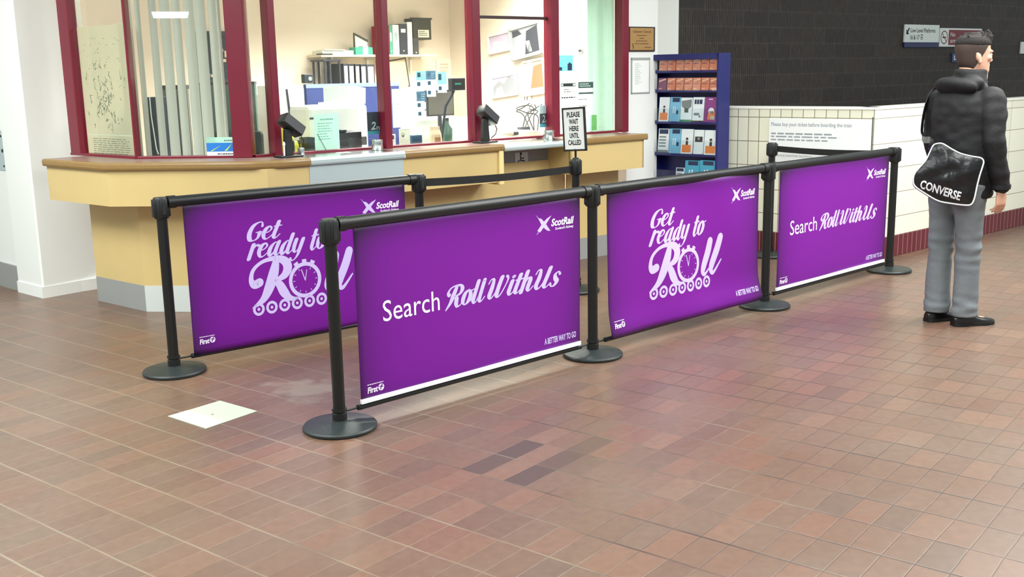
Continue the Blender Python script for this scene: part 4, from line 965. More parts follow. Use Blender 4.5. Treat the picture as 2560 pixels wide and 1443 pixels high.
def item(name, label, cat, pl, pxb, d, depth, m, zb=None, group=None, b=.004, part='body'):
    s0, s1, z0, z1 = pl.box(*pxb, d)
    if zb is not None: z0 = zb
    t = thing(name, label, cat, pl.pt(s0, d, z0), pl.a, group); w_, h_ = s1-s0, z1-z0
    MB().box(0, w_, 0, depth, 0, h_, b).build(part, m, t); return t, w_, h_
def sheet(name, label, cat, pl, pxb, d, m, th=.0016, group=None, roll=0.0):
    s0, s1, z0, z1 = pl.box(*pxb, d); t = thing(name, label, cat, pl.pt(s0, d, z0), pl.a, group); w_, h_ = s1-s0, z1-z0
    if roll: t.rotation_mode = 'QUATERNION'; t.rotation_quaternion = (Matrix.Rotation(pl.a, 3, 'Z') @ Matrix.Rotation(R(roll), 3, 'Y')).to_quaternion()
    g = 'paper_glass' if (m == 'paper_white' and name.startswith('glass')) else m
    sh = (MB().add([(0, 0, 0), (w_, 0, 0), (w_, 0, h_), (0, 0, h_)], [(0, 1, 2, 3)]) if 0 < d < .05 else MB().box(0, w_, 0, th, 0, h_)).build('paper', g, t); return t, sh, w_, h_

# ---- left facet: poster on the narrow light
t, sh, w_, h_ = sheet('map_poster', 'tall pale yellow poster with a sketched drawing in the narrow left window', 'poster', WF0, (207, 62, 330, 391), .03, 'map_paper')
q = random.Random(4); k = Ink()
for i in range(90):
    x, z = w_*q.gauss(.42, .16), h_*q.gauss(.42, .13)
    if .05*w_ < x < .9*w_ and h_*.2 < z < h_*.85: k.put(brush([(x, z, .004), (x+q.uniform(-.02, .02), z+q.uniform(-.03, .03), .006), (x+q.uniform(-.03, .03), z+q.uniform(-.05, .05), .002)], 3))
for i in range(40):
    x, z = w_*q.uniform(.1, .85), h_*q.uniform(.5, .92); k.put(brush([(x, z, .002), (x+q.uniform(-.03, .03), z+q.uniform(-.01, .02), .003)], 1))
k.build('drawing', 'map_ink', sh, -.0006)
text_lines(Ink(), w_*.12, w_*.9, h_*.015, h_*.145, 8, 8, (.85, 1), .3).build('print', 'map_ink', sh, -.0006)
MB().box(0, w_, -.0005, .0, h_*.165, h_*.17).build('rule_line', 'paper_warm', sh)

# ---- left wide light: blind, tower, divider, leaflet card
BL = WF1.off(.14)
t = thing('vertical_blind', 'pale vertical blind with open slats hanging in the left wide window', 'blind', BL.pt(0, 0, 1.04), BL.a)
for x0, x1, dy in ((323, 346, .0), (352, 366, .01), (388, 407, .0), (412, 437, .02), (445, 466, .0), (472, 497, .01), (500, 527, .0), (531, 551, .02), (554, 563, .0)):
    s0, s1 = BL.hit(x0+8, 330)[0], BL.hit(x1+8, 330)[0]
    n = 8; vs = []; fs = []
    for i in range(n+1):
        for z in (0, 1.40):
            f_ = i/n; vs.append((s0+(s1-s0)*f_, dy-.012*math.sin(math.pi*f_), z))
    for i in range(n): fs.append((2*i, 2*i+2, 2*i+3, 2*i+1))
    MB().add(vs, fs).build('slat', 'blind_slat', t, True)
MB().box(BL.hit(320, 100)[0], BL.hit(575, 100)[0], -.02, .03, 1.39, 1.43).build('head_rail', 'device_white', t)
t, w_, h_ = item('computer_tower', 'dark blue grey computer tower standing behind the left blind', 'computer', WF1, (366, 243, 393, 386), .20, .38, 'pc_dark', DZ)
MB().box(w_*.12, w_*.88, -.004, 0, h_*.72, h_*.78).build('drive_slot', 'dark_grey', t)
p = [WF1.pt(WF1.hit(x, y, .16)[0], .16, WF1.hit(x, y, .16)[1]) for x, y in ((374, 243), (378, 290), (386, 340), (391, 372), (396, 386))]
tag(MB().tube(p, .004, 8).build('cord', 'cord_white', smooth=True), 'thin white cord dangling in front of the dark computer tower', 'cord')
t, w_, h_ = item('floor_screen', 'grey brown panel behind the blind slats in the left wide window', 'panel', WF1, (408, 213, 470, 308), 1.1, .04, 'screen_grey', .75)
MB().box(0, w_, -.006, .046, h_-.03, h_).build('edge_trim', 'dark_grey', t)
for x in (.02, w_-.05): MB().box(x, x+.03, 0, .04, -.75, 0).build('leg', 'dark_grey', t)
t, w_, h_ = item('desk_divider', 'grey green desk divider at the right of the left wide window', 'divider', WF1, (500, 205, 640, 330), .9, .04, 'divider_green', .60)
MB().box(0, w_, -.005, .045, h_-.02, h_).build('edge_trim', 'dark_grey', t)
for x in (.02, w_-.06): MB().box(x, x+.04, 0, .04, -.60, 0).build('leg', 'dark_grey', t)
t = thing('office_chair', 'dark office chair behind the left wide window near the blue leaflet card', 'chair', WF1.pt(WF1.hit(580, 300, .72)[0], .80, 0), WF1.a)
MB().box(-.20, .20, -.03, .03, .74, 1.17, .028).build('backrest', 'chair_dark', t); MB().box(-.22, .22, -.45, -.02, .46, .54, .03).build('seat', 'chair_dark', t)
MB().tube([(0, -.22, .08), (0, -.22, .46)], .025).build('column', 'dark_grey', t)
for i in range(5):
    a = 2*math.pi*i/5; MB().tube([(0, -.22, .09), (.25*math.cos(a), -.22+.25*math.sin(a), .05)], .018).build('leg', 'dark_grey', t)
MB().box(-.03, .03, -.2, .01, .50, .8, .01).build('support', 'dark_grey', t)
t, w_, h_ = item('wall_picture', 'large dark glazed board in a black frame on the wall behind the blind', 'picture', BK, (497, 78, 592, 207), -.03, .03, 'binder_black')
MB().box(.03, w_-.03, -.004, 0, .03, h_-.03).build('pane', 'navy_glass', t)
q = random.Random(2); k = Ink()
for i in range(14): x = q.uniform(.1, .85)*w_; z = q.uniform(.1, .6)*h_; k.put(rect2d(x, x+q.uniform(.02, .08), z, z+q.uniform(.02, .06)))
k.build('pinned_note', 'photo_tan', t, -.0045)
t, sh, w_, h_ = sheet('leaflet_card', 'blue and white leaflet card propped on the sill of the left wide window', 'card', WF1, (517, 357, 605, 391), .012-.03, 'paper_white', .003)
MB().box(0, w_, -.001, 0, h_*.36, h_).build('blue_band', 'leaf_blue', sh)
k = Ink(); k.put(poly2d([(w_*.10, h_*.40), (w_*.16, h_*.40), (w_*.42, h_*.82)])); k.put(poly2d([(w_*.50, h_*.40), (w_*.58, h_*.42), (w_*.72, h_*.92)])); k.build('flash', 'leaf_lime', sh, -.0014)
k = Ink(); text_lines(k, w_*.30, w_*.74, h_*.10, h_*.26, 1, 2, (.95, 1)); k.build('print', 'black_ink', sh, -.0005)
t, sh, w_, h_ = sheet('leaflet_card', 'pale green card standing behind the blue leaflet card', 'card', WF1, (516, 343, 604, 361), .025, 'mint_paper', .002)
text_lines(Ink(), w_*.5, w_*.95, h_*.35, h_*.7, 1, 3).build('print', 'grey_ink', sh, -.0006)

# ---- back wall shelf and its files
zs = BK.hit(1000, 137, -.14)[1]
s0, s1 = BK.hit(803, 135, -.28)[0], BK.hit(1092, 130, -.28)[0]
t = thing('wall_shelf', 'long pale shelf on the office back wall carrying files', 'shelf', BK.pt(s0, 0, zs), BK.a); SW = s1-s0
MB().box(0, SW, -.28, 0, -.022, 0, .003).build('board', 'shelf_beige', t)
for x in (.15, SW/2, SW-.15): MB().box(x-.012, x+.012, -.22, 0, -.05, -.022).box(x-.012, x+.012, -.02, 0, -.20, -.022).build('bracket', 'device_white', t)
def shelf_item(name, label, cat, pxb, m, depth=.20, d=-.27, group='files on the office shelf', b=.004):
    return item(name, label, cat, BK, pxb, d, depth, m, zs, group, b)
def spine(t, w_, h_, m='paper_white', f=(.45, .75)):
    MB().box(w_*.2, w_*.8, -.0015, 0, h_*f[0], h_*f[1]).build('spine_label', m, t)
    MB().lathe([(0, 0), (min(.009, w_*.25), 0), (min(.009, w_*.25), .002), (0, .002)], 12, M=Matrix.Translation((w_/2, 0, h_*.12)) @ Matrix.Rotation(R(90), 4, 'X')).build('finger_ring', 'silver_frame', t)
t, w_, h_ = shelf_item('binder', 'red binder at the left of the shelf row of files', 'binder', (956, 64, 973, 133), 'binder_red'); spine(t, w_, h_, 'binder_red')
t, w_, h_ = shelf_item('binder', 'thin green binder beside the red binder on the shelf', 'binder', (974, 63, 981, 132), 'binder_green'); spine(t, w_, h_, 'binder_white')
t, w_, h_ = shelf_item('binder', 'thick white binder between green and black binders on the shelf', 'binder', (982, 62, 998, 131), 'binder_white'); spine(t, w_, h_, 'ice_paper')
t, w_, h_ = shelf_item('binder', 'black binder in the middle of the shelf files', 'binder', (999, 60, 1018, 130), 'binder_black'); spine(t, w_, h_, 'paper_white', (.72, .84))
t, w_, h_ = shelf_item('magazine_file', 'white narrow magazine file right of the black binder', 'file', (1019, 55, 1031, 128), 'device_white'); spine(t, w_, h_, 'paper_warm')
t, w_, h_ = shelf_item('box_file', 'narrow dark file at the right end of the shelf row', 'file', (1033, 96, 1047, 130), 'box_file'); spine(t, w_, h_, 'dark_grey')
t, w_, h_ = item('wall_cabinet', 'dark olive box with a white label on the office back wall above the files', 'cabinet', BK, (1033, 46, 1078, 99), -.16, .16, 'box_file')
MB().box(-.03, w_+.01, -.006, .01, h_-.012, h_+.006).build('lid', 'box_file', t)
lb = MB().box(w_*.26, w_*.86, -.002, 0, h_*.10, h_*.46).build('label_card', 'paper_warm', t)
text_lines(Ink(), w_*.3, w_*.8, h_*.16, h_*.42, 3, 4).build('print', 'grey_ink', lb, -.0026)
# things at the left end of the shelf
t = thing('desk_calendar', 'dark edged tent calendar on the left part of the shelf', 'calendar', BK.pt(BK.hit(886, 120, -.2)[0], -.2, zs), BK.a)
w_ = BK.hit(921, 110, -.2)[0]-BK.hit(886, 110, -.2)[0]; hh = BK.hit(890, 85, -.2)[1]-zs
mb = MB(); mb.slab([(0, 0), (.012, 0), (.012, hh*.96), (w_, hh*.62), (w_, hh*.72), (.004, hh*1.06)], 0, .02); mb.build('frame', 'box_file', t)
MB().slab([(.012, .0), (w_*.96, 0), (w_*.96, hh*.62), (.012, hh*.94)], .008, .012).build('card', 'paper_warm', t)
t, w_, h_ = shelf_item('tissue_box', 'green and white box beside the tent calendar on the shelf', 'box', (889, 118, 932, 136), 'teal_box', .12); MB().box(w_*.42, w_*.72, -.002, .122, 0, h_*1.15).build('white_band', 'binder_white', t)
t, w_, h_ = shelf_item('paper_stack', 'loose stack of papers at the left end of the shelf', 'papers', (806, 126, 884, 136), 'paper_warm', .2, b=.001)
MB().box(w_*.05, w_*.7, -.02, .15, h_, h_+.008).build('top_sheet', 'paper_white', t); MB().box(-.01, w_*.3, -.015, .1, -.0, h_*.3).build('folder', 'box_file', t)

# filing rack standing on the cabinet under the shelf
cz = BK.hit(1060, 227, -.45)[1]
s0, s1 = BK.hit(700, 250, -.5)[0], BK.hit(1140, 250, -.5)[0]
t = thing('office_cabinet', 'low white cabinet against the office back wall under the shelf', 'cabinet', BK.pt(s0, -.45, 0), BK.a); cwid = s1-s0
MB().box(0, cwid, .012, .44, .06, cz-.02, .004).build('body', 'device_white', t); MB().box(-.01, cwid+.01, 0, .45, cz-.02, cz, .003).build('top', 'shelf_beige', t)
for i in range(4):
    x = cwid*i/4+.01; dr = MB().box(x, x+cwid/4-.02, 0, .012, .08, cz-.04, .003).build('door', 'device_white', t)
    MB().tube([(x+cwid/4-.06, -.012, cz*.55), (x+cwid/4-.06, -.012, cz*.70)], .006).build('handle', 'silver_frame', dr)
t = thing('filing_rack', 'black wire filing rack on the cabinet below the shelf', 'rack', BK.pt(BK.hit(815, 190, -.38)[0], -.38, cz), BK.a)
x1 = BK.hit(853, 190, -.38)[0]-BK.hit(815, 190, -.38)[0]; zh = BK.hit(840, 150, -.38)[1]-cz
for i, x in enumerate((0, x1*.33, x1*.95)): MB().box(x-.008, x+.008, 0, .02, 0, zh, .002).box(x-.008, x+.008, .22, .24, 0, zh, .002).build('upright', 'binder_black', t)
MB().box(-.02, x1*1.02, -.005, .25, zh-.012, zh+.006, .002).build('shelf', 'binder_black', t); MB().box(-.01, x1, 0, .24, 0, .01).build('shelf', 'binder_black', t)
for i, (a, b, m, l) in enumerate(((860, 870, 'binder_lilac', 'lilac spined lever arch file, leftmost below the shelf'), (873, 885, 'binder_white', 'white spined lever arch file below the shelf'), (889, 899, 'photo_tan', 'tan spined lever arch file below the shelf'), (903, 915, 'binder_white', 'white lever arch file right of the tan one below the shelf'), (918, 936, 'binder_lilac', 'wide lilac lever arch file, rightmost below the shelf'))):
    t, w_, h_ = item('lever_arch_file', l, 'binder', BK, (a-1, 159+i*.5, b+1, 207), -.40, .26, 'binder_black', cz, 'lever arch files'); MB().box(w_*.15, w_*.85, -.002, 0, h_*.1, h_*.92).build('spine_label', m, t)
t, sh, w_, h_ = sheet('pinboard', 'pale board with dark edges leaning below the shelf', 'board', BK, (974, 154, 1022, 223), -.20, 'photo_tan', .02, roll=-8)
MB().box(-.012, 0, -.004, .024, -.01, h_+.01).box(0, w_, -.004, .024, h_-.004, h_+.01).box(w_, w_+.012, -.004, .024, -.01, h_+.01).build('frame', 'box_file', t)
t, sh, w_, h_ = sheet('wall_notice', 'cream notice on the office back wall right of the leaning board', 'notice', BK, (1091, 147, 1135, 196), -.01, 'paper_warm', .004)
text_lines(Ink(), w_*.2, w_*.8, h_*.3, h_*.8, 3, 9).build('print', 'photo_tan', sh, -.0006); MB().box(w_*.92, w_, -.02, 0, -.05, h_, .003).build('edge_bar', 'box_file', t)
# blue divider and devices behind the first serving light
t, w_, h_ = item('desk_divider', 'blue fabric desk divider behind the white printer', 'divider', WF2, (768, 208, 1000, 330), .86, .04, 'divider_blue', .55)
MB().box(0, w_, -.004, .044, h_-.03, h_).build('edge_trim', 'divider_trim', t)
for x in (.02, w_-.06): MB().box(x, x+.04, 0, .04, -.55, 0).build('leg', 'dark_grey', t)
t = thing('clock_radio', 'small black radio on top of the blue divider', 'radio', WF2.pt(WF2.hit(760, 200, .86)[0], .855, WF2.hit(772, 208, .86)[1]), WF2.a)
w_ = WF2.hit(782, 200, .86)[0]-WF2.hit(760, 200, .86)[0]
MB().box(0, w_, 0, .05, 0, .068, .006).build('body', 'binder_black', t); MB().lathe([(0, 0), (.016, 0), (.016, .004), (0, .004)], 18, M=Matrix.Translation((w_*.66, 0, .034)) @ Matrix.Rotation(R(90), 4, 'X')).build('dial', 'silver_frame', t)
t, w_, h_ = item('ticket_printer', 'bulky white ticket printer behind the first serving window', 'printer', WF2, (772, 262, 922, 355), .36, .30, 'device_white', DZ, b=.03)
MB().box(w_*.02, w_*.28, -.003, 0, h_*.72, h_*.76).build('paper_slot', 'dark_grey', t); MB().box(w_*.5, w_*.95, -.006, .01, h_*.12, h_*.3, .004).build('front_flap', 'dark_grey', t)
t = thing('paper_tray', 'white paper tray with raised sheets above the white printer', 'tray', WF2.pt(WF2.hit(812, 262, .40)[0], .40, WF2.hit(860, 262, .36)[1]), WF2.a)
w_ = WF2.hit(918, 240, .4)[0]-WF2.hit(812, 240, .4)[0]; h_ = WF2.hit(860, 214, .4)[1]-WF2.hit(860, 262, .36)[1]
MB().slab([(0, 0), (w_*.36, 0), (w_*.36, h_), (.02, h_*.98), (0, h_*.9)], 0, .012).build('sheet', 'paper_white', t); MB().slab([(w_*.38, 0), (w_*.98, 0), (w_, h_*.85), (w_*.66, h_), (w_*.40, h_)], .01, .022).build('sheet', 'paper_white', t)
MB().box(0, w_, .022, .10, 0, .02, .004).build('tray_base', 'device_white', t)
t, w_, h_ = item('storage_unit', 'white office storage unit with a dark gap behind the left card reader', 'cabinet', WF2, (690, 213, 766, 360), 1.15, .3, 'device_white', 0)
MB().slab([(w_*.36, h_*.98), (w_*.42, h_*.98), (w_*.62, h_*.55), (w_*.54, h_*.55)], -.004, 0).build('door_gap', 'dark_grey', t); MB().box(w_*.1, w_*.16, -.02, 0, h_*.7, h_*.8, .003).build('handle', 'silver_frame', t)
t, w_, h_ = item('desk_phone', 'black desk phone in front of the white printer', 'phone', WF2, (850, 330, 905, 362), .14, .16, 'dark_grey', DZ, b=.006); MB().box(.0, w_*.3, -.01, .15, h_, h_+.02, .006).build('handset', 'binder_black', t)
t, w_, h_ = item('cash_box', 'dark cash box left of the mint paper notice', 'box', WF2, (767, 344, 788, 380), .12, .1, 'dark_grey', DZ, b=.004); MB().box(-.002, w_+.002, -.002, .102, h_*.8, h_).build('lid', 'binder_black', t)
t = thing('safety_vest', 'yellow and black high visibility vest folded behind the left card reader', 'vest', WF2.pt(WF2.hit(722, 378, .10)[0], .10, DZ), WF2.a)
w_ = WF2.hit(758, 360, .1)[0]-WF2.hit(722, 360, .1)[0]
MB().box(0, w_, 0, .10, 0, .12, .03).build('cloth', 'yellow', t)
for f_ in (.30, .72): MB().box(w_*f_, w_*(f_+.14), -.003, .103, .0, .123, .03).build('stripe', 'binder_black', t)
t = thing('container', 'yellow cap on the white storage unit', 'cap', WF2.pt(WF2.hit(706, 300, .3)[0], .3, DZ), WF2.a)
MB().lathe([(0, 0), (.075, 0), (.075, .012), (.070, .20), (.050, .235), (0, .245)], 24).build('crown', 'yellow', t, True); MB().lathe([(.0, .0), (.085, .0), (.085, .008), (0, .008)], 24, ctr=(-.02, -.04)).build('brim', 'binder_black', t)
t['label'] = 'yellow topped container behind the left card reader'; t['category'] = 'container'; t.name = 'container'
for c in t.children: c.name = {'crown': 'body', 'brim': 'base'}[c.name.split('.')[0]]
# sheets stuck inside the first serving lights
t, sh, w_, h_ = sheet('glass_notice', 'mint green printed notice stuck low on the first serving window', 'notice', WF2, (786, 284, 848, 379), .022, 'mint_paper')
mat('mint_ink', (128, 184, 172), .6)
k = Ink(); text_lines(k, w_*.14, w_*.86, h_*.30, h_*.78, 7, 6, (.5, .9), .3); text_lines(k, w_*.25, w_*.8, h_*.81, h_*.89, 1, 4, (.95, 1)); k.build('print', 'mint_ink', sh, -.0006); MB().tube([(w_*.1, -.006, h_*.48), (w_*.42, -.006, .01)], .0025, 8).build('cord', 'grey_ink', t)
t, sh, w_, h_ = sheet('glass_notice', 'blank looking white notice stuck on the second serving window', 'notice', WF2, (981, 222, 1039, 318), .022, 'ice_paper')
k = Ink(); text_lines(k, w_*.1, w_*.8, h_*.34, h_*.66, 3, 16, (.3, .6), .14); k.build('print', 'faint_ink', sh, -.0006)
G = 'cards stuck on the second serving window'
CARDS = [((1040, 178, 1065, 201), 'card_teal', 'teal card at the top of the first column on the glass'), ((1040, 202, 1064, 222), 'card_pale', 'pale card second from the top of the first column on the glass'),
 ((1041, 228, 1064, 253), 'card_blue', 'dark blue card in the middle of the first column on the glass'), ((1041, 255, 1065, 274), 'card_pale', 'pale card with two pictures low in the first column on the glass'), ((1043, 277, 1066, 295), 'card_pale', 'bottom pale card of the first column on the glass'),
 ((1065, 177, 1089, 199), 'card_blue', 'dark blue card at the top of the middle column on the glass'), ((1067, 200, 1089, 219), 'card_pale', 'pale card under the dark blue top card of the middle column'), ((1067, 224, 1090, 242), 'card_pale', 'bottom pale card of the middle column on the glass'),
 ((1093, 180, 1116, 211), 'card_teal', 'tall teal card at the top of the right column on the glass'), ((1094, 213, 1117, 232), 'card_pale', 'pale card at the bottom of the right column on the glass')]
for i, (b, m, l) in enumerate(CARDS):
    t, sh, w_, h_ = sheet('glass_card', l, 'card', WF2, b, .022, m, group=G)
    k = Ink(); k.put(rect2d(w_*.12, w_*.45, h_*.35, h_*.85)); k.build('picture', 'card_blue' if m != 'card_blue' else 'card_teal', sh, -.0006)
    text_lines(Ink(), w_*.52, w_*.95, h_*.15, h_*.8, 3, i, fill=.3).build('print', 'paper_white', sh, -.0006)
t = thing('fare_display', 'black customer display with green digits in the second serving window', 'display', WF2.pt(WF2.hit(1130, 226, .14)[0], .14, WF2.hit(1146, 226, .14)[1]), WF2.a)
w_ = WF2.hit(1164, 210, .14)[0]-WF2.hit(1130, 210, .14)[0]; h_ = WF2.hit(1146, 195, .14)[1]-WF2.hit(1146, 226, .14)[1]
MB().box(0, w_, 0, .05, 0, h_, .005).build('body', 'binder_black', t); MB().box(w_*.08, w_*.92, -.002, 0, h_*.16, h_*.84).build('screen', 'black_ink', t)
k = Ink(); text_lines(k, w_*.22, w_*.68, h_*.38, h_*.68, 1, 5, (.95, 1)); k.build('digits', 'led_green', t, -.0026)
zd = t.location.z-DZ
MB().tube([(w_*.3, .03, 0), (w_*.18, .03, -.03), (-.03, .05, -.12), (-.06, .06, -zd*.75), (-.06, .08, -zd+.006)], .011, 10).build('arm', 'binder_black', t, True); MB().lathe([(0, -zd), (.05, -zd), (.045, -zd+.012), (0, -zd+.014)], 20, ctr=(-.06, .08)).build('base', 'binder_black', t)
t, w_, h_ = item('monitor', 'dark monitor behind the cards on the second serving window', 'monitor', WF2, (1068, 225, 1135, 290), .36, .04, 'dark_grey', None); MB().box(w_*.04, w_*.96, -.003, 0, h_*.06, h_*.94).build('screen', 'screen_grey', t)
zd = t.location.z-DZ; MB().box(w_*.45, w_*.55, .01, .03, -zd, .02).build('stand', 'dark_grey', t); MB().box(w_*.25, w_*.75, -.05, .1, -zd, -zd+.012, .004).build('base', 'dark_grey', t)
t, w_, h_ = item('carton', 'pale grey unit under the monitor, behind the second serving window', 'box', WF2, (1040, 296, 1178, 350), .50, .15, 'desk_white', DZ); MB().box(-.004, w_+.004, -.01, .154, h_-.012, h_+.004).build('top', 'device_white', t)
t = thing('bottle', 'dark green bottle standing behind the second serving window', 'bottle', WF2.pt(WF2.hit(1118, 350, .28)[0], .28, DZ), WF2.a); MB().lathe([(0, 0), (.042, 0), (.045, .01), (.045, .13), (.02, .165), (.016, .20), (0, .20)], 24).build('body', 'bottle_green', t, True); MB().lathe([(0, .195), (.018, .195), (.018, .215), (0, .215)], 18).build('cap', 'binder_black', t)
t = thing('lunch_bag', 'crumpled brown paper bag beside the green bottle', 'bag', WF2.pt(WF2.hit(1088, 350, .18)[0], .18, DZ), WF2.a)
q = random.Random(9); rg = []
for z, a, b in ((0, .055, .035), (.05, .06, .04), (.10, .052, .034), (.135, .045, .016), (.16, .05, .008)): rg.append([(a*math.cos(2*math.pi*i/12)*q.uniform(.88, 1.1), b*math.sin(2*math.pi*i/12)*q.uniform(.88, 1.1), z) for i in range(12)])
MB().loft(rg).build('bag', 'photo_tan', t); MB().box(-.03, .02, -.045, -.036, .04, .08, .003).build('patch', 'brown_stuff', t)
t, w_, h_ = item('carton', 'white carton with a yellow base on the sill right of the second mullion', 'box', WF2, (974, 336, 990, 370), .08, .05, 'paper_white', DZ); MB().box(-.001, w_+.001, -.001, .051, 0, h_*.22).build('yellow_band', 'yellow', t); MB().box(w_*.05, w_*.7, -.002, .04, h_*.72, h_*.94).build('lid', 'sign_dark', t)
t, w_, h_ = item('padlock_card', 'white card with a padlock drawing on the sill', 'card', WF2, (1000, 322, 1025, 366), .07, .012, 'paper_warm', DZ, b=.001)
k = Ink(); k.put(rect2d(w_*.2, w_*.42, h_*.62, h_*.72)); k.put(ring2d(w_*.31, h_*.74, .010, .014, 16)); text_lines(k, w_*.5, w_*.9, h_*.2, h_*.3, 1, 2); k.build('print', 'grey_ink', t, -.0006)
t, w_, h_ = item('speaker_box', 'small grey intercom box beside the padlock card', 'intercom', WF2, (1030, 338, 1056, 366), .08, .06, 'card_blue', DZ); k = Ink(); [k.put(rect2d(w_*.2, w_*.8, h_*(.3+.12*i), h_*(.34+.12*i))) for i in range(4)]; k.build('grille', 'dark_grey', t, -.0006)
# window number signs
for b, l in (((918, 280, 952, 336), 'dark window number sign left of the second mullion'), ((1349, 263, 1371, 318), 'window number sign with white top beside the fourth mullion')):
    t, sh, w_, h_ = sheet('number_sign', l, 'sign', WF2, b, .03, 'sign_dark', .004)
    MB().box(0, w_, -.001, 0, 0, h_*.16).build('foot_band', 'sky_poster', sh)
    if b[0] > 1000: MB().box(0, w_, -.001, 0, h_*.62, h_).build('head_band', 'ice_paper', sh)
    k = Ink(); k.text('2', w_*.25, w_*.62, h_*.22, h_*.56, shear=.2, bold=.03); k.text('n', w_*.66, w_*.9, h_*.2, h_*.42, bold=.02); k.build('lettering', 'ice_paper', sh, -.0012)
# ---- third serving light: pictures on the right inner wall, papers, cables
def picture(label, pxb, roll, frame_m, inner_m, deco=None, d=-.03):
    t, sh, w_, h_ = sheet('picture', label, 'picture', RV, pxb, d, inner_m, .012, 'pictures on the right inner wall', roll)
    fr = MB(); e = .022
    for x0, x1, q0, q1 in ((0, w_, 0, e), (0, w_, h_-e, h_), (0, e, 0, h_), (w_-e, w_, 0, h_)): fr.box(x0, x1, -.012, .0, q0, q1, .002)
    fr.build('frame', frame_m, t)
    if deco:
        for nm, m, P in deco:
            k = Ink(); [k.put(poly2d([(x*w_, z*h_) for x, z in p])) for p in P]; k.build(nm, m, sh, -.0006)
picture('pale framed picture of grey shapes tilted at the top of the third serving window', (1279, 70, 1358, 152), -8, 'silver_frame', 'photo_grey', [('dark_shape', 'photo_dark', [[(.45, .1), (.9, .12), (.9, .9), (.55, .8)], [(.1, .7), (.4, .75), (.3, .9), (.1, .9)]]), ('pale_shape', 'paper_white', [[(.1, .2), (.3, .25), (.4, .6), (.2, .6)], [(.55, .15), (.68, .15), (.62, .5), (.5, .5)]])], -.05)
picture('lilac picture half hidden behind the pale framed picture', (1222, 86, 1290, 136), -6, 'paper_warm', 'photo_lilac', [('pale_shape', 'paper_white', [[(.1, .1), (.8, .1), (.7, .5), (.2, .6)]])], -.02)
picture('tan framed picture beside the fourth mullion below the pale framed one', (1312, 152, 1366, 242), -6, 'paper_warm', 'photo_tan', [('dark_shape', 'brown_stuff', [[(.3, .2), (.9, .2), (.9, .85), (.5, .8)]]), ('pale_shape', 'paper_white', [[(.1, .6), (.5, .9), (.4, .95), (.1, .9)]])], -.02)
picture('blue grey picture with a feathered top in the third serving window', (1231, 192, 1295, 248), -6, 'paper_white', 'photo_grey', [('pale_shape', 'binder_lilac', [[(.05, .5), (.3, .75), (.5, .6), (.7, .9), (.95, .7), (.95, .95), (.05, .95)]]), ('dark_shape', 'photo_lilac', [[(.1, .1), (.5, .1), (.4, .5), (.2, .45)]])], -.02)
t, sh, w_, h_ = sheet('wall_notice', 'small white notice with a yellow tab and number eleven on the right inner wall', 'notice', RV, (1301, 222, 1328, 262), -.01, 'paper_warm', .004)
MB().box(w_*.3, w_*.7, -.001, 0, h_*.85, h_*1.02).build('yellow_tab', 'yellow', sh); k = Ink(); k.text('11', w_*.36, w_*.66, h_*.28, h_*.5, bold=.02); k.build('lettering', 'black_ink', sh, -.0006)
q = random.Random(12)
for i in range(6):
    x = 1304+i*7; y = 285+q.uniform(-8, 8); P = []
    for kx in range(5): px_, py_ = x+q.uniform(-16, 22), 262+kx*10+q.uniform(-4, 4); s, z = WF2.hit(px_, py_, .42); P.append(WF2.pt(s, .42+q.uniform(-.03, .03), max(z, DZ+.01)))
    P[-1].z = DZ+.005; P = [Vector(p) for p in catmull([tuple(p) for p in P], 4)]
    tag(MB().tube(P, .005, 6).build('cable', 'dark_grey', smooth=True), 'dark cable in the tangle behind the third serving window', 'cable', 'tangled cables behind the third serving window')
t, w_, h_ = item('paper_stack', 'low heap of white papers on the desk in the third serving window', 'papers', WF2, (1268, 330, 1350, 346), .16, .22, 'paper_warm', DZ, b=.001); MB().box(w_*.1, w_*.8, .02, .18, h_, h_+.01).build('top_sheet', 'paper_white', t)
t = thing('pen', 'thick wooden handled brush lying on the papers behind the third serving window', 'brush', WF2.pt(WF2.hit(1256, 336, .14)[0], .14, WF2.hit(1285, 334, .14)[1]), WF2.a); t.name = 'hand_brush'
MB().tube([(0, 0, 0), (.12, .01, 0)], .011, 12).build('handle', 'photo_tan', t, True); MB().tube([(.12, .01, 0), (.17, .012, .0)], .015, 12).build('bristles', 'dark_grey', t, True)
t, w_, h_ = item('stapler', 'small dark stapler on the desk in the third serving window', 'stapler', WF2, (1302, 317, 1326, 330), .30, .05, 'dark_grey', WF2.hit(1310, 331, .30)[1], b=.006); MB().box(0, w_, .005, .045, -.015, -.004, .002).build('base', 'silver_frame', t)
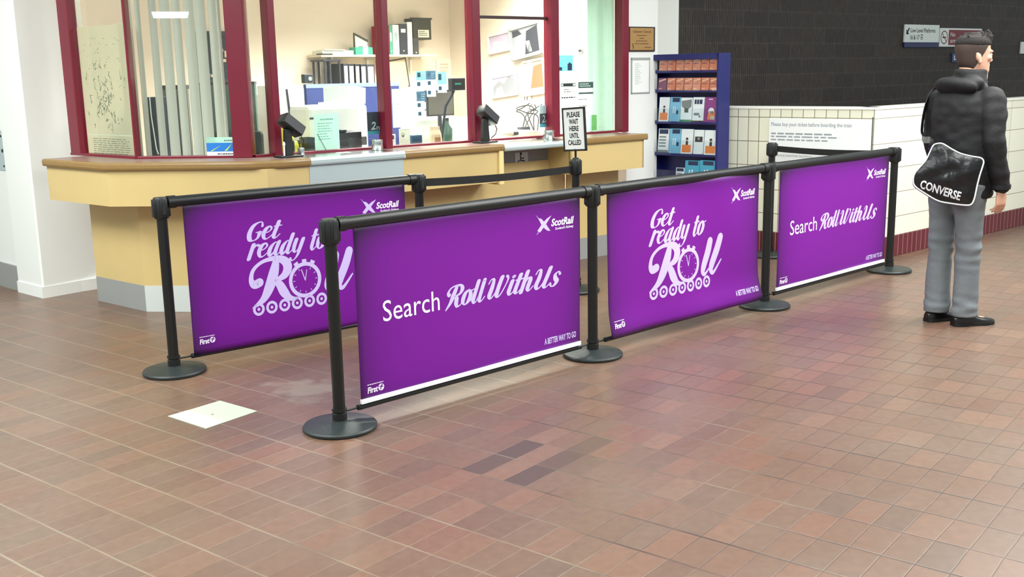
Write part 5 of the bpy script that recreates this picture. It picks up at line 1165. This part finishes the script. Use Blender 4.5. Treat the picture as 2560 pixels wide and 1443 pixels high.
# ---- right light: notices on glass
t, sh, w_, h_ = sheet('glass_poster', 'bright blue poster with a dark bag drawing in the right window', 'poster', WF2, (1393, 138, 1433, 178), .022, 'sky_poster')
k = Ink(); k.put(rect2d(w_*.64, w_*.92, h_*.04, h_*.48)); k.put(rect2d(w_*.02, w_*.3, h_*.04, h_*.26)); k.put(rect2d(w_*.72, w_*.82, h_*.46, h_*.55)); k.build('bag_drawing', 'sign_navy', sh, -.0006); k = Ink(); k.put(rect2d(w_*.08, w_*.2, h_*.66, h_*.9)); k.put(rect2d(w_*.3, w_*.42, h_*.6, h_*.85)); k.build('print', 'ice_paper', sh, -.0006)
t, sh, w_, h_ = sheet('glass_notice', 'white notice with a black heading strip, left of the pair in the right window', 'notice', WF2, (1400, 206, 1441, 275), .022, 'paper_white')
k = Ink(); k.put(rect2d(w_*.05, w_*.97, h_*.85, h_*.97)); text_lines(k, w_*.25, w_*.75, h_*.62, h_*.78, 2, 1); text_lines(k, w_*.08, w_*.95, h_*.40, h_*.50, 1, 5, (.95, 1)); k.build('print', 'black_ink', sh, -.0006); k = Ink(); k.put(rect2d(w_*.07, w_*.2, h_*.87, h_*.95)); k.put(rect2d(w_*.78, w_*.95, h_*.87, h_*.95)); k.build('white_mark', 'paper_white', sh, -.001)
t, sh, w_, h_ = sheet('glass_notice', 'long white notice with a dark green heading, right of the pair in the right window', 'notice', WF2, (1445, 203, 1484, 288), .022, 'paper_white')
mat('heading_green', (52, 92, 84), .5); mat('strip_grey', (96, 108, 108), .5)
k = Ink(); k.put(rect2d(w_*.02, w_*.98, h_*.80, h_*.98)); k.build('heading', 'heading_green', sh, -.0006); k = Ink(); k.put(rect2d(w_*.04, w_*.97, h_*.62, h_*.68)); k.build('heading', 'strip_grey', sh, -.0006)
k = Ink(); text_lines(k, w_*.04, w_*.6, h_*.44, h_*.50, 1, 3, (.9, 1)); text_lines(k, w_*.04, w_*.6, h_*.25, h_*.31, 1, 4, (.9, 1)); k.build('print', 'black_ink', sh, -.0006); k = Ink(); text_lines(k, w_*.1, w_*.85, h_*.83, h_*.95, 2, 4, (.7, 1)); k.build('white_print', 'paper_white', sh, -.001)
BP = WF2.off(.05)
s0, s1, z0, z1 = BP.box(1469, 40, 1540, 325)
t = thing('window_blind', 'pale green translucent blind strip at the right edge of the right window', 'blind', BP.pt(s0, 0, DZ+.03), BP.a)
vs = []; fs = []; n = 24
for i in range(n+1):
    for z in (0, 1.42): vs.append(((s1-s0)*i/n, .012*math.sin(i*.9)+.02*math.sin(i*.33), z))
for i in range(n): fs.append((2*i, 2*i+2, 2*i+3, 2*i+1))
MB().add(vs, fs).build('cloth', 'strip_green', t, True)
MB().box(0, s1-s0, -.015, .035, 1.41, 1.44, .004).build('head_rail', 'device_white', t)
t, sh, w_, h_ = sheet('glass_notice', 'lime and white sheet low in the right window beside the wait here sign', 'notice', WF2, (1452, 288, 1492, 327), .03, 'mint_paper'); MB().box(w_*.68, w_, -.001, 0, 0, h_).build('lime_band', 'lime_paper', sh)
t, w_, h_ = item('phone_charger', 'small dark box on the right window sill behind the wait here sign', 'box', WF2, (1448, 318, 1462, 334), .06, .04, 'dark_grey', DZ); MB().box(w_*.2, w_*.8, -.002, 0, h_*.4, h_*.7).build('label_strip', 'silver_frame', t)
t, sh, w_, h_ = sheet('wall_notice', 'small heart shaped sticker notice on the right inner wall above the notices', 'notice', RV, (1444, 120, 1456, 134), -.01, 'photo_grey', .004); MB().box(w_*.2, w_*.8, -.002, 0, h_*.3, h_*.7).build('print', 'dark_grey', sh)

# ------------------------------------------------------------------ on the worktop: card readers and steel cups
def card_reader(label, pxbase, d, flip=1, sc_=1.0):
    s, z = NF2.hit(pxbase, 392 if pxbase < 1000 else 357, d)
    t = thing('card_reader', label, 'card reader', NF2.pt(s, d, ZT-.0004), NF2.a, 'black card readers'); t.scale = (sc_,)*3
    MB().box(-.085, .085, -.055, .055, 0, .014, .006).build('base', 'black_plastic', t)
    MB().loft([[(a*w1, b*w2, z_) for a, b in ((-1, -1), (1, -1), (1, 1), (-1, 1))] for z_, w1, w2 in ((.012, .030, .024), (.10, .026, .020), (.185, .022, .018))]).build('stem', 'black_plastic', t, bevel=.004)
    M = Matrix.Translation((.03, 0, .205)) @ Matrix.Rotation(R(38), 4, 'Y') @ Matrix.Rotation(R(-14), 4, 'X')
    hd = MB().box(-.085, .085, -.045, .045, -.035, .042, .010, M=M).build('head', 'black_plastic', t, True)
    MB().box(-.078, .078, -.047, -.044, -.028, .034, .001, M=M).build('cover', 'dark_grey', hd)
    MB().tube([(.10, .0, .13), (.125, .01, .10), (.12, .02, .06), (.09, .04, .03)], .004, 8).build('cable', 'black_plastic', t, True)
    return t
card_reader('black card reader on a stand at the left end of the straight counter', 722, .21)
card_reader('black card reader on a stand in front of the third mullion', 1213, .24)
mat('pen_white', (236, 240, 240), .4)
t = thing('pen', 'white pen standing in a holder beside the left card reader', 'pen', NF2.pt(NF2.hit(711, 388, .17)[0], .17, ZT), NF2.a)
MB().tube([(0, 0, .012), (.002, 0, .085)], .0055, 10).build('barrel', 'pen_white', t, True); MB().tube([(.002, 0, .083), (.002, 0, .092), (.002, 0, .105)], [.009, .009, .004], 10).build('cap', 'pen_white', t, True); MB().lathe([(0, 0), (.018, 0), (.016, .014), (0, .014)], 16).build('holder', 'black_plastic', t)
def cup(label, px0, px1, pyb, d, h=.062):
    pm = (px0+px1)/2; s, _z = NF2.hit(pm, pyb, d); r_ = abs(NF2.hit(px1, pyb, d)[0]-NF2.hit(px0, pyb, d)[0])*.5*.72
    zt_ = ZT if px0 < 1300 else ZT-.012
    t = thing('steel_cup', label, 'cup', NF2.pt(s, d, zt_), NF2.a, 'steel cups on the counter')
    MB().lathe([(0, 0), (r_*.93, 0), (r_, .004), (r_, h-.003), (r_-.001, h), (r_-.004, h), (r_-.005, .008), (0, .008)], 36).build('body', 'steel', t, True)
    MB().lathe([(0, .008), (r_-.005, .008), (r_-.005, .030), (0, .026)], 30).build('coin_pad', 'dark_grey', t)
cup('steel cup on the serving top in front of the second mullion', 927, 960, 376, .26, .075)
cup('steel cup on the low steel counter left of the wait here sign', 1357, 1386, 350, .24, .075)
cup('steel cup partly hidden behind the left card reader base', 743, 764, 389, .24, .055)
t, sh, w_, h_ = sheet('receipt', 'white receipt lying on the bright steel serving top', 'receipt', NF2, (842, 377, 858, 381), .27, 'paper_white')
bpy.data.objects.remove(sh)
MB().box(0, .09, 0, .06, .0, .0012).build('paper', 'paper_white', t); k = Ink(); k.put(rect2d(.01, .06, .001, .0012)); k.build('print', 'grey_ink', t, .01)
t.location = NF2.pt(NF2.hit(850, 381, .24)[0], .24, ZT)
# a ceiling luminaire of the concourse, seen mirrored in the left window
mat('tube_light', (255, 255, 252), .5, emit=16.0)
r_ = ray(425, 37); w1 = WF1; n_ = np.array([w1.n[0], w1.n[1], 0]); tt = (np.array([w1.x, w1.y])@w1.n)/(r_[:2]@w1.n)
hp = np.array([0, 0, EYE])+r_*tt; rr_ = r_-2*(r_@n_)*n_; kk = (3.3-hp[2])/rr_[2]; lp = hp+rr_*kk
t = thing('ceiling_luminaire', 'bright ceiling luminaire of the concourse mirrored in the left wide window', 'light', (lp[0], lp[1], 3.3), math.atan2(rr_[1], rr_[0])-math.pi/2)
MB().box(-.48, .48, -1.4, 1.4, .0, .06, .01).build('housing', 'device_white', t); MB().box(-.46, .46, -1.37, 1.37, -.012, .0, .004).build('diffuser', 'tube_light', t)
print('luminaire', lp)
from mathutils import noise as mnoise
# ------------------------------------------------------------------ the standing man
mat('skin', (214, 164, 140), .5, noise=.05, nscale=20); mat('hair_dark', (24, 18, 16), .85, noise=.3, nscale=90, bump=.6, bscale=160); mat('hair_fade', (58, 44, 38), .75, noise=.25, nscale=60)
mat('jacket_black', (12, 12, 16), .74, noise=.12, nscale=14, bump=.25, bscale=26); mat('trouser_grey', (112, 118, 122), .85, noise=.10, nscale=40, bump=.15, bscale=40)
mat('shoe_black', (16, 16, 17), .28); mat('sole_black', (12, 12, 12), .6); mat('bag_black', (18, 19, 22), .26, bump=.5, bscale=16); mat('piping_white', (226, 230, 234), .45); mat('eye_white', (230, 226, 220), .3)
MX, MY = 2.690, 6.300
man = thing('person', 'man in a black jacket and grey trousers standing on the right, seen from behind', 'person', (MX, MY, 0), 0)
def V3(x, y, z): return Vector((x-MX, y-MY, z))
def fw(a): return Vector((math.cos(R(a)), math.sin(R(a)), 0))
def lf(a): return Vector((-math.sin(R(a)), math.cos(R(a)), 0))
def ell(mb, c, f, l, u=Vector((0, 0, 1)), r=(.1, .1, .1), n=18):
    """ellipsoid: axes f, l, u with radii r"""
    bm = bmesh.new(); bmesh.ops.create_uvsphere(bm, u_segments=n, v_segments=n//2+2, radius=1)
    M = Matrix((f*r[0], l*r[1], u*r[2])).transposed().to_4x4(); M.translation = c
    return mb.bm(bm, M)
def ring(c, f, l, a, b, n=24, p=2.0):
    out = []
    for i in range(n):
        t = 2*math.pi*i/n; cs, sn = math.cos(t), math.sin(t)
        out.append(c + f*(a*math.copysign(abs(cs)**(2/p), cs)) + l*(b*math.copysign(abs(sn)**(2/p), sn)))
    return out
def chain(mb, pts, rad, n=16):
    mb.tube(pts, rad, n)
    for p, r in zip(pts, rad): ell(mb, p, Vector((1, 0, 0)), Vector((0, 1, 0)), r=(r*.99,)*3, n=14)
    return mb
def remesh(mb, name, m, parent, voxel, it=6, disp=None):
    o = mb.build(name+'_tmp', m); md = o.modifiers.new('r', 'REMESH'); md.mode = 'VOXEL'; md.voxel_size = voxel; md.use_smooth_shade = True
    dg = bpy.context.evaluated_depsgraph_get(); me = bpy.data.meshes.new_from_object(o.evaluated_get(dg)); bpy.data.objects.remove(o)
    bm = bmesh.new(); bm.from_mesh(me)
    for _ in range(it): bmesh.ops.smooth_vert(bm, verts=bm.verts, factor=.5, use_axis_x=True, use_axis_y=True, use_axis_z=True)
    if disp:
        bm.normal_update()
        for v in bm.verts: v.co += v.normal*disp(v.co)
    bm.to_mesh(me); bm.free()
    me.materials.clear(); me.materials.append(MATS[m]); me.name = name
    for p in me.polygons: p.use_smooth = True
    r = bpy.data.objects.new(name, me); C.objects.link(r); r.parent = parent; return r
HIP, TOR, HEAD = 24, 30, 6
RA, LA = V3(2.722, 6.240, .09), V3(2.606, 6.368, .09)
HC = V3(2.672, 6.310, .90)
RH, LH = HC - lf(HIP)*.088, HC + lf(HIP)*.088
RH.z = LH.z = .86
RK_, LK_ = (RH*.52+RA*.48) + fw(HIP)*.018, (LH*.52+LA*.48) + fw(HIP)*.004 + lf(HIP)*.006
RK_.z = LK_.z = .49
TC = V3(2.690, 6.322, 1.1)
def tc(z, df=0): p = TC + fw(TOR)*df; p.z = z; return p
RS, LS = tc(1.365) - lf(TOR)*.180, tc(1.365) + lf(TOR)*.180
RE, LE = RS - lf(TOR)*.055 - fw(TOR)*.035, LS + lf(TOR)*.045 + fw(TOR)*.02
RE.z = LE.z = 1.115
RWp, LWp = RE - lf(TOR)*.012 + fw(TOR)*.075, LE + fw(TOR)*.10 - lf(TOR)*.02
RWp.z, LWp.z = .845, .845
HCn = tc(1.0, .045)
def hc(f_, l_, z): p = HCn + fw(HEAD)*f_ + lf(HEAD)*l_; p.z = z; return p
# ---- body: one continuous skin
b = MB(); F, Lh = fw(HEAD), lf(HEAD)
hs = [(1.482, .036, .030, .032), (1.494, .034, .056, .048), (1.512, .024, .073, .058), (1.540, .010, .086, .066), (1.565, .004, .091, .070), (1.595, .000, .095, .073), (1.625, -.003, .099, .076), (1.655, -.006, .099, .077), (1.682, -.008, .092, .072), (1.704, -.010, .074, .058), (1.718, -.010, .045, .036), (1.724, -.010, .015, .012)]
b.loft([ring(hc(cf, 0, z), F, Lh, a, c, 28, 2.15) for z, cf, a, c in hs])
Uz = Vector((0, 0, 1))
nose = (F*.55+Uz*.83).normalized(); nb = (F*.83-Uz*.55).normalized()
ell(b, hc(.100, 0, 1.588), nb, Lh, nose, (.013, .0105, .030)); ell(b, hc(.107, 0, 1.572), F, Lh, r=(.015, .015, .011)); ell(b, hc(.096, .012, 1.569), F, Lh, r=(.012, .009, .009)); ell(b, hc(.096, -.012, 1.569), F, Lh, r=(.012, .009, .009))
for s in (1, -1): ell(b, hc(.086, s*.030, 1.622), F, Lh, r=(.014, .028, .010)); ell(b, hc(.066, s*.044, 1.585), F, Lh, r=(.026, .022, .020))
ell(b, hc(.091, 0, 1.546), F, Lh, r=(.013, .022, .0065)); ell(b, hc(.089, 0, 1.534), F, Lh, r=(.013, .019, .0065)); ell(b, hc(.078, 0, 1.506), F, Lh, r=(.020, .026, .018))
for s in (1, -1):
    e = (F*-.30+Uz).normalized(); f2 = (F+Uz*.30).normalized()
    ell(b, hc(-.006, s*.077, 1.588), f2, Lh, e, (.016, .006, .030)); ell(b, hc(.000, s*.081, 1.563), F, Lh, r=(.010, .006, .010)); ell(b, hc(-.016, s*.083, 1.592), f2, Lh, e, (.009, .005, .026))
b.tube([tc(1.36, -.01), hc(-.022, 0, 1.45), hc(-.014, 0, 1.55)], [.066, .060, .058], 20)
b.loft([ring(tc(z), fw(TOR), lf(TOR), a, c, 24) for z, a, c in ((.86, .100, .150), (1.0, .095, .145), (1.15, .100, .160), (1.28, .102, .170), (1.36, .080, .150), (1.42, .055, .075))])
ell(b, HC, fw(HIP), lf(HIP), r=(.105, .155, .10))
for S, E, W in ((RS, RE, RWp), (LS, LE, LWp)): chain(b, [S, (S+E)/2, E, (E*.6+W*.4), W], [.054, .048, .040, .038, .027])
for H_, K_, A_, a in ((RH, RK_, RA, 11), (LH, LK_, LA, 17)):
    chain(b, [H_, (H_+K_)/2, K_, K_*.6+A_*.4, A_], [.082, .072, .054, .052, .038]); ell(b, A_ + fw(a)*.065 - Uz*.055, fw(a), lf(a), r=(.095, .030, .020))
def hand(b, W, fa, side, spread=.0225):
    """palm faces the thigh; side = direction towards the body"""
    Fd = fw(fa); I = side; D = Vector((0, 0, -1)); D = (D + Fd*.10).normalized()
    P = lambda f_, i_, d_: W + Fd*f_ + I*i_ + D*d_
    b.loft([[P(f_*w_, i_*t, d_) for f_, i_ in [(math.cos(2*math.pi*k/16), math.sin(2*math.pi*k/16)) for k in range(16)]] for d_, w_, t in ((-.02, .027, .022), (.015, .030, .019), (.045, .038, .017), (.075, .041, .015), (.092, .038, .011))])
    for k, (ln, cu) in enumerate(((.074, .55), (.082, .62), (.077, .70), (.060, .78))):
        f0 = (1.5-k)*spread; base = P(f0*.92, .0, .082); pts = [base]; a = .10
        for sg in (.44, .31, .25):
            a += cu*.55; dv = (D*math.cos(a) + I*math.sin(a) + Fd*((1.5-k)*.06)).normalized(); pts.append(pts[-1] + dv*ln*sg)
        chain(b, pts, [.0088, .0080, .0074, .0064], 10)
    tb = [P(.030, .004, .018), P(.048, .012, .040), P(.055, .018, .064), P(.053, .026, .086)]
    chain(b, tb, [.013, .0105, .0095, .0078], 10)
hand(b, RWp + Vector((0, 0, -.012)), TOR-4, lf(TOR-4)); hand(b, LWp + Vector((0, 0, -.012)), TOR+5, -lf(TOR+5))
body = remesh(b, 'body', 'skin', man, .0042, 3)
for s in (1, -1): ell(MB(), hc(.082, s*.031, 1.604), F, Lh, r=(.0115, .012, .009)).build('eye', 'eye_white', body, True)
for s in (1, -1): ell(MB(), hc(.092, s*.032, 1.604), F, Lh, r=(.003, .005, .005)).build('iris', 'hair_dark', body, True)
for s in (1, -1): MB().tube([hc(.094, s*.018, 1.624), hc(.092, s*.032, 1.630), hc(.082, s*.048, 1.626)], [.003, .005, .003], 8).build('eyebrow', 'hair_dark', body, True)
# ---- hair: cropped sides and a longer top swept up at the front
hb = MB()
def cap(z0f, grow, zmin, front):
    rg = []
    for z, cf, a, c in hs:
        if z < zmin: continue
        rg.append((z, cf, a+grow, c+grow))
    return rg
sd = MB()
for z0, z1, fr in ((1.548, 1.60, -.030), (1.59, 1.64, -.008), (1.635, 1.69, .050)): pass
# cropped shell: behind a line running from nape to temple
n = 30
def shell(gr, lo, hi, name, m, vox, extra=None, it=3):
    k = MB(); zs = [lo+(hi-lo)*i/9 for i in range(10)]; H = np.array(hs)
    rings = []
    for z in zs:
        cf, a, c = [float(np.interp(z, H[:, 0], H[:, j])) for j in (1, 2, 3)]
        # front limit: at the nape only the back of the head, at the temples nearly all of it
        t = (z-lo)/(hi-lo); fl = -.035+.115*t**1.1 if z < 1.66 else .2
        pts = ring(hc(cf, 0, z), F, Lh, a+gr, c+gr, n, 2.15)
        q = []
        for p in pts:
            fcur = (p-hc(0, 0, p.z)).dot(F)
            if fcur > fl: p = p - F*(fcur-fl)*1.0; lc = (p-hc(0, 0, p.z)).dot(Lh); p = p - Lh*lc*.0
            q.append(p)
        rings.append(q)
    k.loft(rings)
    if extra: extra(k)
    return remesh(k, name, m, man, vox, it)
shell(.0045, 1.505, 1.690, 'cropped_hair', 'hair_fade', .005)['label'] = 'short cropped brown hair at the sides and nape'
def quiff(k):
    q = random.Random(3)
    for i in range(90):
        f_ = q.uniform(-.075, .085); l_ = q.uniform(-.052, .052); zz = 1.700 - abs(f_+.01)*.10 - abs(l_)*.28
        hgt = .026 + .026*max(0, f_/.085) + q.uniform(-.006, .014)
        p0 = hc(f_, l_, zz); p1 = hc(f_+.010, l_*1.03, zz+hgt*.6); p2 = hc(f_-.002+q.uniform(-.012, .012), l_*1.0+q.uniform(-.010, .010), zz+hgt)
        k.tube([p0, p1, p2], [.010, .008, .0035], 7)
k = MB(); H = np.array(hs); rg = []
for z, g in ((1.655, .004), (1.668, .009), (1.685, .011), (1.704, .012), (1.720, .010), (1.732, .004)):
    zz = min(z, 1.720); cf, a, c = [float(np.interp(zz, H[:, 0], H[:, j])) for j in (1, 2, 3)]
    rg.append(ring(hc(cf+.002, 0, z), F, Lh, a+g-(.012 if z < 1.66 else 0), c+g-(.002 if z < 1.66 else 0), 26, 2.15))
k.loft(rg); quiff(k); remesh(k, 'hair_top', 'hair_dark', man, .0045, 1)['label'] = 'longer dark hair on top swept up at the front'
# ---- jacket
def wr(co):
    x, y, z = co
    return .006*mnoise.noise(Vector((x*5, y*5, z*9))) + .005*mnoise.noise(Vector((x*14+3, y*14, z*22)))
j = MB(); A_, B_ = fw(TOR), lf(TOR)
j.loft([ring(tc(z, df), A_, B_, a, c, 30, 2.3) for z, df, a, c in ((.775, .0, .142, .190), (.80, .0, .146, .196), (.90, .0, .140, .190), (1.02, .0, .132, .184), (1.15, .0, .136, .190), (1.27, -.004, .138, .194), (1.345, -.010, .122, .182), (1.395, -.012, .100, .140), (1.43, -.008, .085, .090))])
for S, E, W in ((RS, RE, RWp), (LS, LE, LWp)):
    chain(j, [S - Uz*.012, (S+E)/2, E, E*.55+W*.45, W + Uz*.012], [.076, .070, .062, .057, .051])
ell(j, tc(1.375), A_, B_, r=(.085, .17, .045))
jk = remesh(j, 'jacket', 'jacket_black', man, .008, 5, wr)
c_ = MB()
c_.loft([ring(hc(f_, 0, z), fw(18), lf(18), a, w_, 26) for z, f_, a, w_ in ((1.39, -.02, .105, .115), (1.43, -.016, .100, .102), (1.47, -.010, .098, .092), (1.515, -.008, .094, .086), (1.524, -.008, .088, .080))])
ell(c_, tc(1.425, -.095), A_, B_, (Uz-A_*.35).normalized(), (.055, .145, .060)); ell(c_, tc(1.44, -.055) + B_*.075, A_, B_, r=(.075, .07, .045)); ell(c_, tc(1.44, -.055) - B_*.075, A_, B_, r=(.075, .07, .045)); ell(c_, tc(1.41, .0), A_, B_, r=(.10, .14, .05))
remesh(c_, 'hood', 'jacket_black', jk, .007, 5, lambda co: .003*math.sin(co[2]*60+co[0]*30))
p_ = hc(.088, -.012, 1.0); MB().tube([Vector((p_.x, p_.y, z)) for z in (1.43, 1.47, 1.505)], .0035, 8).build('zip', 'piping_white', jk, True)
for W, s in ((RWp, -1), (LWp, 1)): MB().tube([W + Uz*.020, W - Uz*.006], [.0535, .052], 22).build('cuff', 'jacket_black', jk, True)
# ---- trousers
t_ = MB()
ell(t_, HC - Uz*.01, fw(HIP), lf(HIP), r=(.122, .168, .125)); t_.loft([ring(HC + Uz*dz, fw(HIP), lf(HIP), a, c, 26) for dz, a, c in ((-.08, .115, .162), (0, .120, .168), (.07, .112, .160))])
for H_, K_, AA, a in ((RH, RK_, RA, 11), (LH, LK_, LA, 17)):
    hem = AA.copy(); hem.z = .060; hem = hem + fw(a)*.012
    rows = [(H_, .108, .100), (H_*.72+K_*.28, .098, .092), (H_*.35+K_*.65, .083, .078), (K_, .075, .070), (K_*.62+hem*.38, .075, .069), (K_*.3+hem*.7, .076, .068), (hem + Uz*.03, .083, .072), (hem, .085, .073)]
    t_.loft([ring(p, fw(HIP), lf(HIP), u1, u2, 22) for p, u1, u2 in rows])
def wt_(co):
    x, y, z = co; k_ = math.exp(-((z-.46)/.10)**2)+.8*math.exp(-((z-.12)/.07)**2)+.5*math.exp(-((z-.74)/.08)**2)
    return .012*k_*mnoise.noise(Vector((x*9, y*9, z*24))) + .006*mnoise.noise(Vector((x*10+5, y*10, z*5)))
remesh(t_, 'trousers', 'trouser_grey', man, .008, 4, wt_)
# ---- shoes
for A_, a, in ((RA, 11), (LA, 17)):
    f_, l_ = fw(a), lf(a); o = A_ - f_*.062; o.z = 0
    Pp = lambda u_, v_, z_: o + f_*u_ + l_*v_ + Uz*z_
    prof = [(.000, .022, .062), (.020, .033, .075), (.055, .036, .088), (.095, .035, .082), (.135, .039, .062), (.175, .045, .050), (.215, .045, .042), (.250, .034, .036), (.270, .018, .030), (.276, .006, .024)]
    rg = []
    for u_, w_, h_ in prof:
        r_ = []
        for k in range(16):
            t = math.pi*k/15; r_.append(Pp(u_, w_*math.cos(t), .016+(h_-.016)*math.sin(t)**.8))
        rg.append(r_)
    sh = MB().loft(rg).build('shoe', 'shoe_black', man, True)
    so = MB()
    out = [Pp(u_, (w_+.004), 0) for u_, w_, h_ in prof] + [Pp(u_, -(w_+.004), 0) for u_, w_, h_ in prof[::-1]]
    m_ = len(out); so.add(out+[p + Uz*.020 for p in out], [list(range(m_)), list(range(m_, 2*m_))]+[(i, (i+1) % m_, m_+(i+1) % m_, m_+i) for i in range(m_)]); so.build('sole', 'sole_black', sh)
    lc = MB()
    for i in range(3): u_ = .115+.018*i; z_ = .074-.007*i; lc.tube([Pp(u_, .016, z_-.002), Pp(u_, 0, z_+.004), Pp(u_, -.016, z_-.002)], .0025, 6)
    lc.build('laces', 'sole_black', sh)

# ------------------------------------------------------------------ the shoulder bag
BG = Plane(2.590, 6.085, -22.0)
zc0 = BG.hit(2370, 440)[1]; sc0 = BG.hit(2370, 440)[0]
bag = thing('messenger_bag', 'black glossy shoulder bag with white piping and lettering, worn by the man', 'bag', BG.pt(sc0, 0, zc0), BG.a)
pix = [(2344, 359), (2358, 360), (2378, 372), (2402, 384), (2430, 391), (2452, 395), (2459, 404), (2456, 418), (2449, 440), (2442, 468), (2436, 496), (2428, 511), (2412, 513), (2380, 509), (2345, 502), (2312, 483), (2288, 466), (2283, 452), (2287, 434), (2300, 418), (2314, 402), (2324, 382), (2333, 364)]
def bp(px, py, d=0): s, z = BG.hit(px, py, d); return (s-sc0, z-zc0)
out = [bp(*p) for p in pix]
ol = [tuple(q) for q in catmull([out[-1]]+out+out[:2], 4)][4:-4]; m_ = len(ol)
cx_ = sum(p[0] for p in ol)/m_; cz_ = sum(p[1] for p in ol)/m_
def bulge(x, z, s):
    return -.030*(1-s**2.4) + .0045*math.sin(x*40+z*26)*(1-s*s) + .004*math.sin(z*58-x*22)*(1-s*s) + .003*math.sin(x*95)*(1-s*s)
fl = MB(); lv = [1.0, .96, .88, .78, .66, .54, .42, .30, .18, .07]; vs = []; fs = []
for s in lv:
    for x, z in ol: X, Z = cx_+(x-cx_)*s, cz_+(z-cz_)*s; vs.append((X, bulge(X, Z, s), Z))
for i in range(len(lv)-1):
    for k in range(m_): l_ = (k+1) % m_; fs.append((i*m_+k, i*m_+l_, (i+1)*m_+l_, (i+1)*m_+k))
fs.append(tuple((len(lv)-1)*m_+k for k in range(m_)))
fl.add(vs, fs); flap = fl.build('flap', 'bag_black', bag, True); sm = flap.modifiers.new('t', 'SOLIDIFY'); sm.thickness = .004
bd = MB(); rg = []
for y, s, dx, dz in ((.002, .97, 0, 0), (.03, .985, -.008, -.010), (.06, .97, -.012, -.012), (.085, .90, -.008, -.008)):
    rg.append([(cx_+(x-cx_)*s+dx, y, cz_+(z-cz_)*s+dz) for x, z in ol])
bd.loft(rg).build('body', 'bag_black', bag, True)
MB().tube([(x, -.002, z) for x, z in ol+ol[:2]], .0042, 8, caps=False).build('piping', 'piping_white', bag, True)
k = Ink(); vs, fs = text2d('CONVERSE', .028)
x_a = min(p[0] for p in vs); x_b = max(p[0] for p in vs); o0 = Vector(bp(2299, 469)); o1 = Vector(bp(2399, 500)); up_ = (Vector(bp(2304, 449))-o0)
k.v = [tuple(o0 + (o1-o0)*((x-x_a)/(x_b-x_a)) + up_*y) for x, y in vs]; k.f = fs
def bd_(x, z):
    r = math.hypot(x-cx_, z-cz_); a = math.atan2(z-cz_, x-cx_); best = min(ol, key=lambda p: abs((math.atan2(p[1]-cz_, p[0]-cx_)-a+math.pi) % (2*math.pi)-math.pi)); s = min(1, r/max(1e-6, math.hypot(best[0]-cx_, best[1]-cz_))); return bulge(x, z, s)
k.build('lettering', 'piping_white', flap, -.0035, bd_)
# strap: from the bag's upper left corner up over the left shoulder and down the chest
Mi = bag.matrix_basis.inverted()
def loc(p): return Mi @ (p + Vector((MX, MY, 0)))
a_ = bp(2330, 366); A_, B_ = fw(TOR), lf(TOR)
def tp(f_, l_, z): p = TC + A_*f_ + B_*l_; p.z = z; return loc(p)
path = [Vector((a_[0]-.004, .03, a_[1]-.03)), Vector((a_[0]-.006, .045, a_[1]+.03)), tp(-.10, .205, 1.12), tp(-.085, .218, 1.25), tp(-.06, .205, 1.355), tp(-.02, .165, 1.425), tp(.06, .14, 1.40), tp(.14, .12, 1.28), tp(.155, .02, 1.10), tp(.14, -.12, .98), tp(.06, -.175, .95)]
path = [Vector(p) for p in catmull([tuple(p) for p in path], 5)]
vs = []; fs = []
for i, p in enumerate(path):
    t = (path[min(i+1, len(path)-1)]-path[max(i-1, 0)]).normalized(); ctr = tp(0, 0, 1.2); ctr.z = p.z; o_ = (p-ctr); o_.z = 0; o_ = o_.normalized() if o_.length > 1e-6 else Vector((1, 0, 0))
    sd_ = t.cross(o_).normalized(); nn = sd_.cross(t).normalized()
    for a, c in ((-.019, 0), (.019, 0), (.019, .004), (-.019, .004)): vs.append(p + sd_*a + nn*c)
for i in range(len(path)-1):
    for q in range(4): r_ = (q+1) % 4; fs.append((4*i+q, 4*i+r_, 4*i+4+r_, 4*i+4+q))
fs += [(0, 1, 2, 3), tuple(4*(len(path)-1)+q for q in (3, 2, 1, 0))]
MB().add(vs, fs).build('strap', 'bag_black', bag, True)
MB().lathe([(.006, -.003), (.013, -.003), (.013, .003), (.006, .003)], 18, M=Matrix.Translation((a_[0]-.006, .035, a_[1]-.01)) @ Matrix.Rotation(R(90), 4, 'X')).build('buckle_ring', 'silver_frame', bag, True)
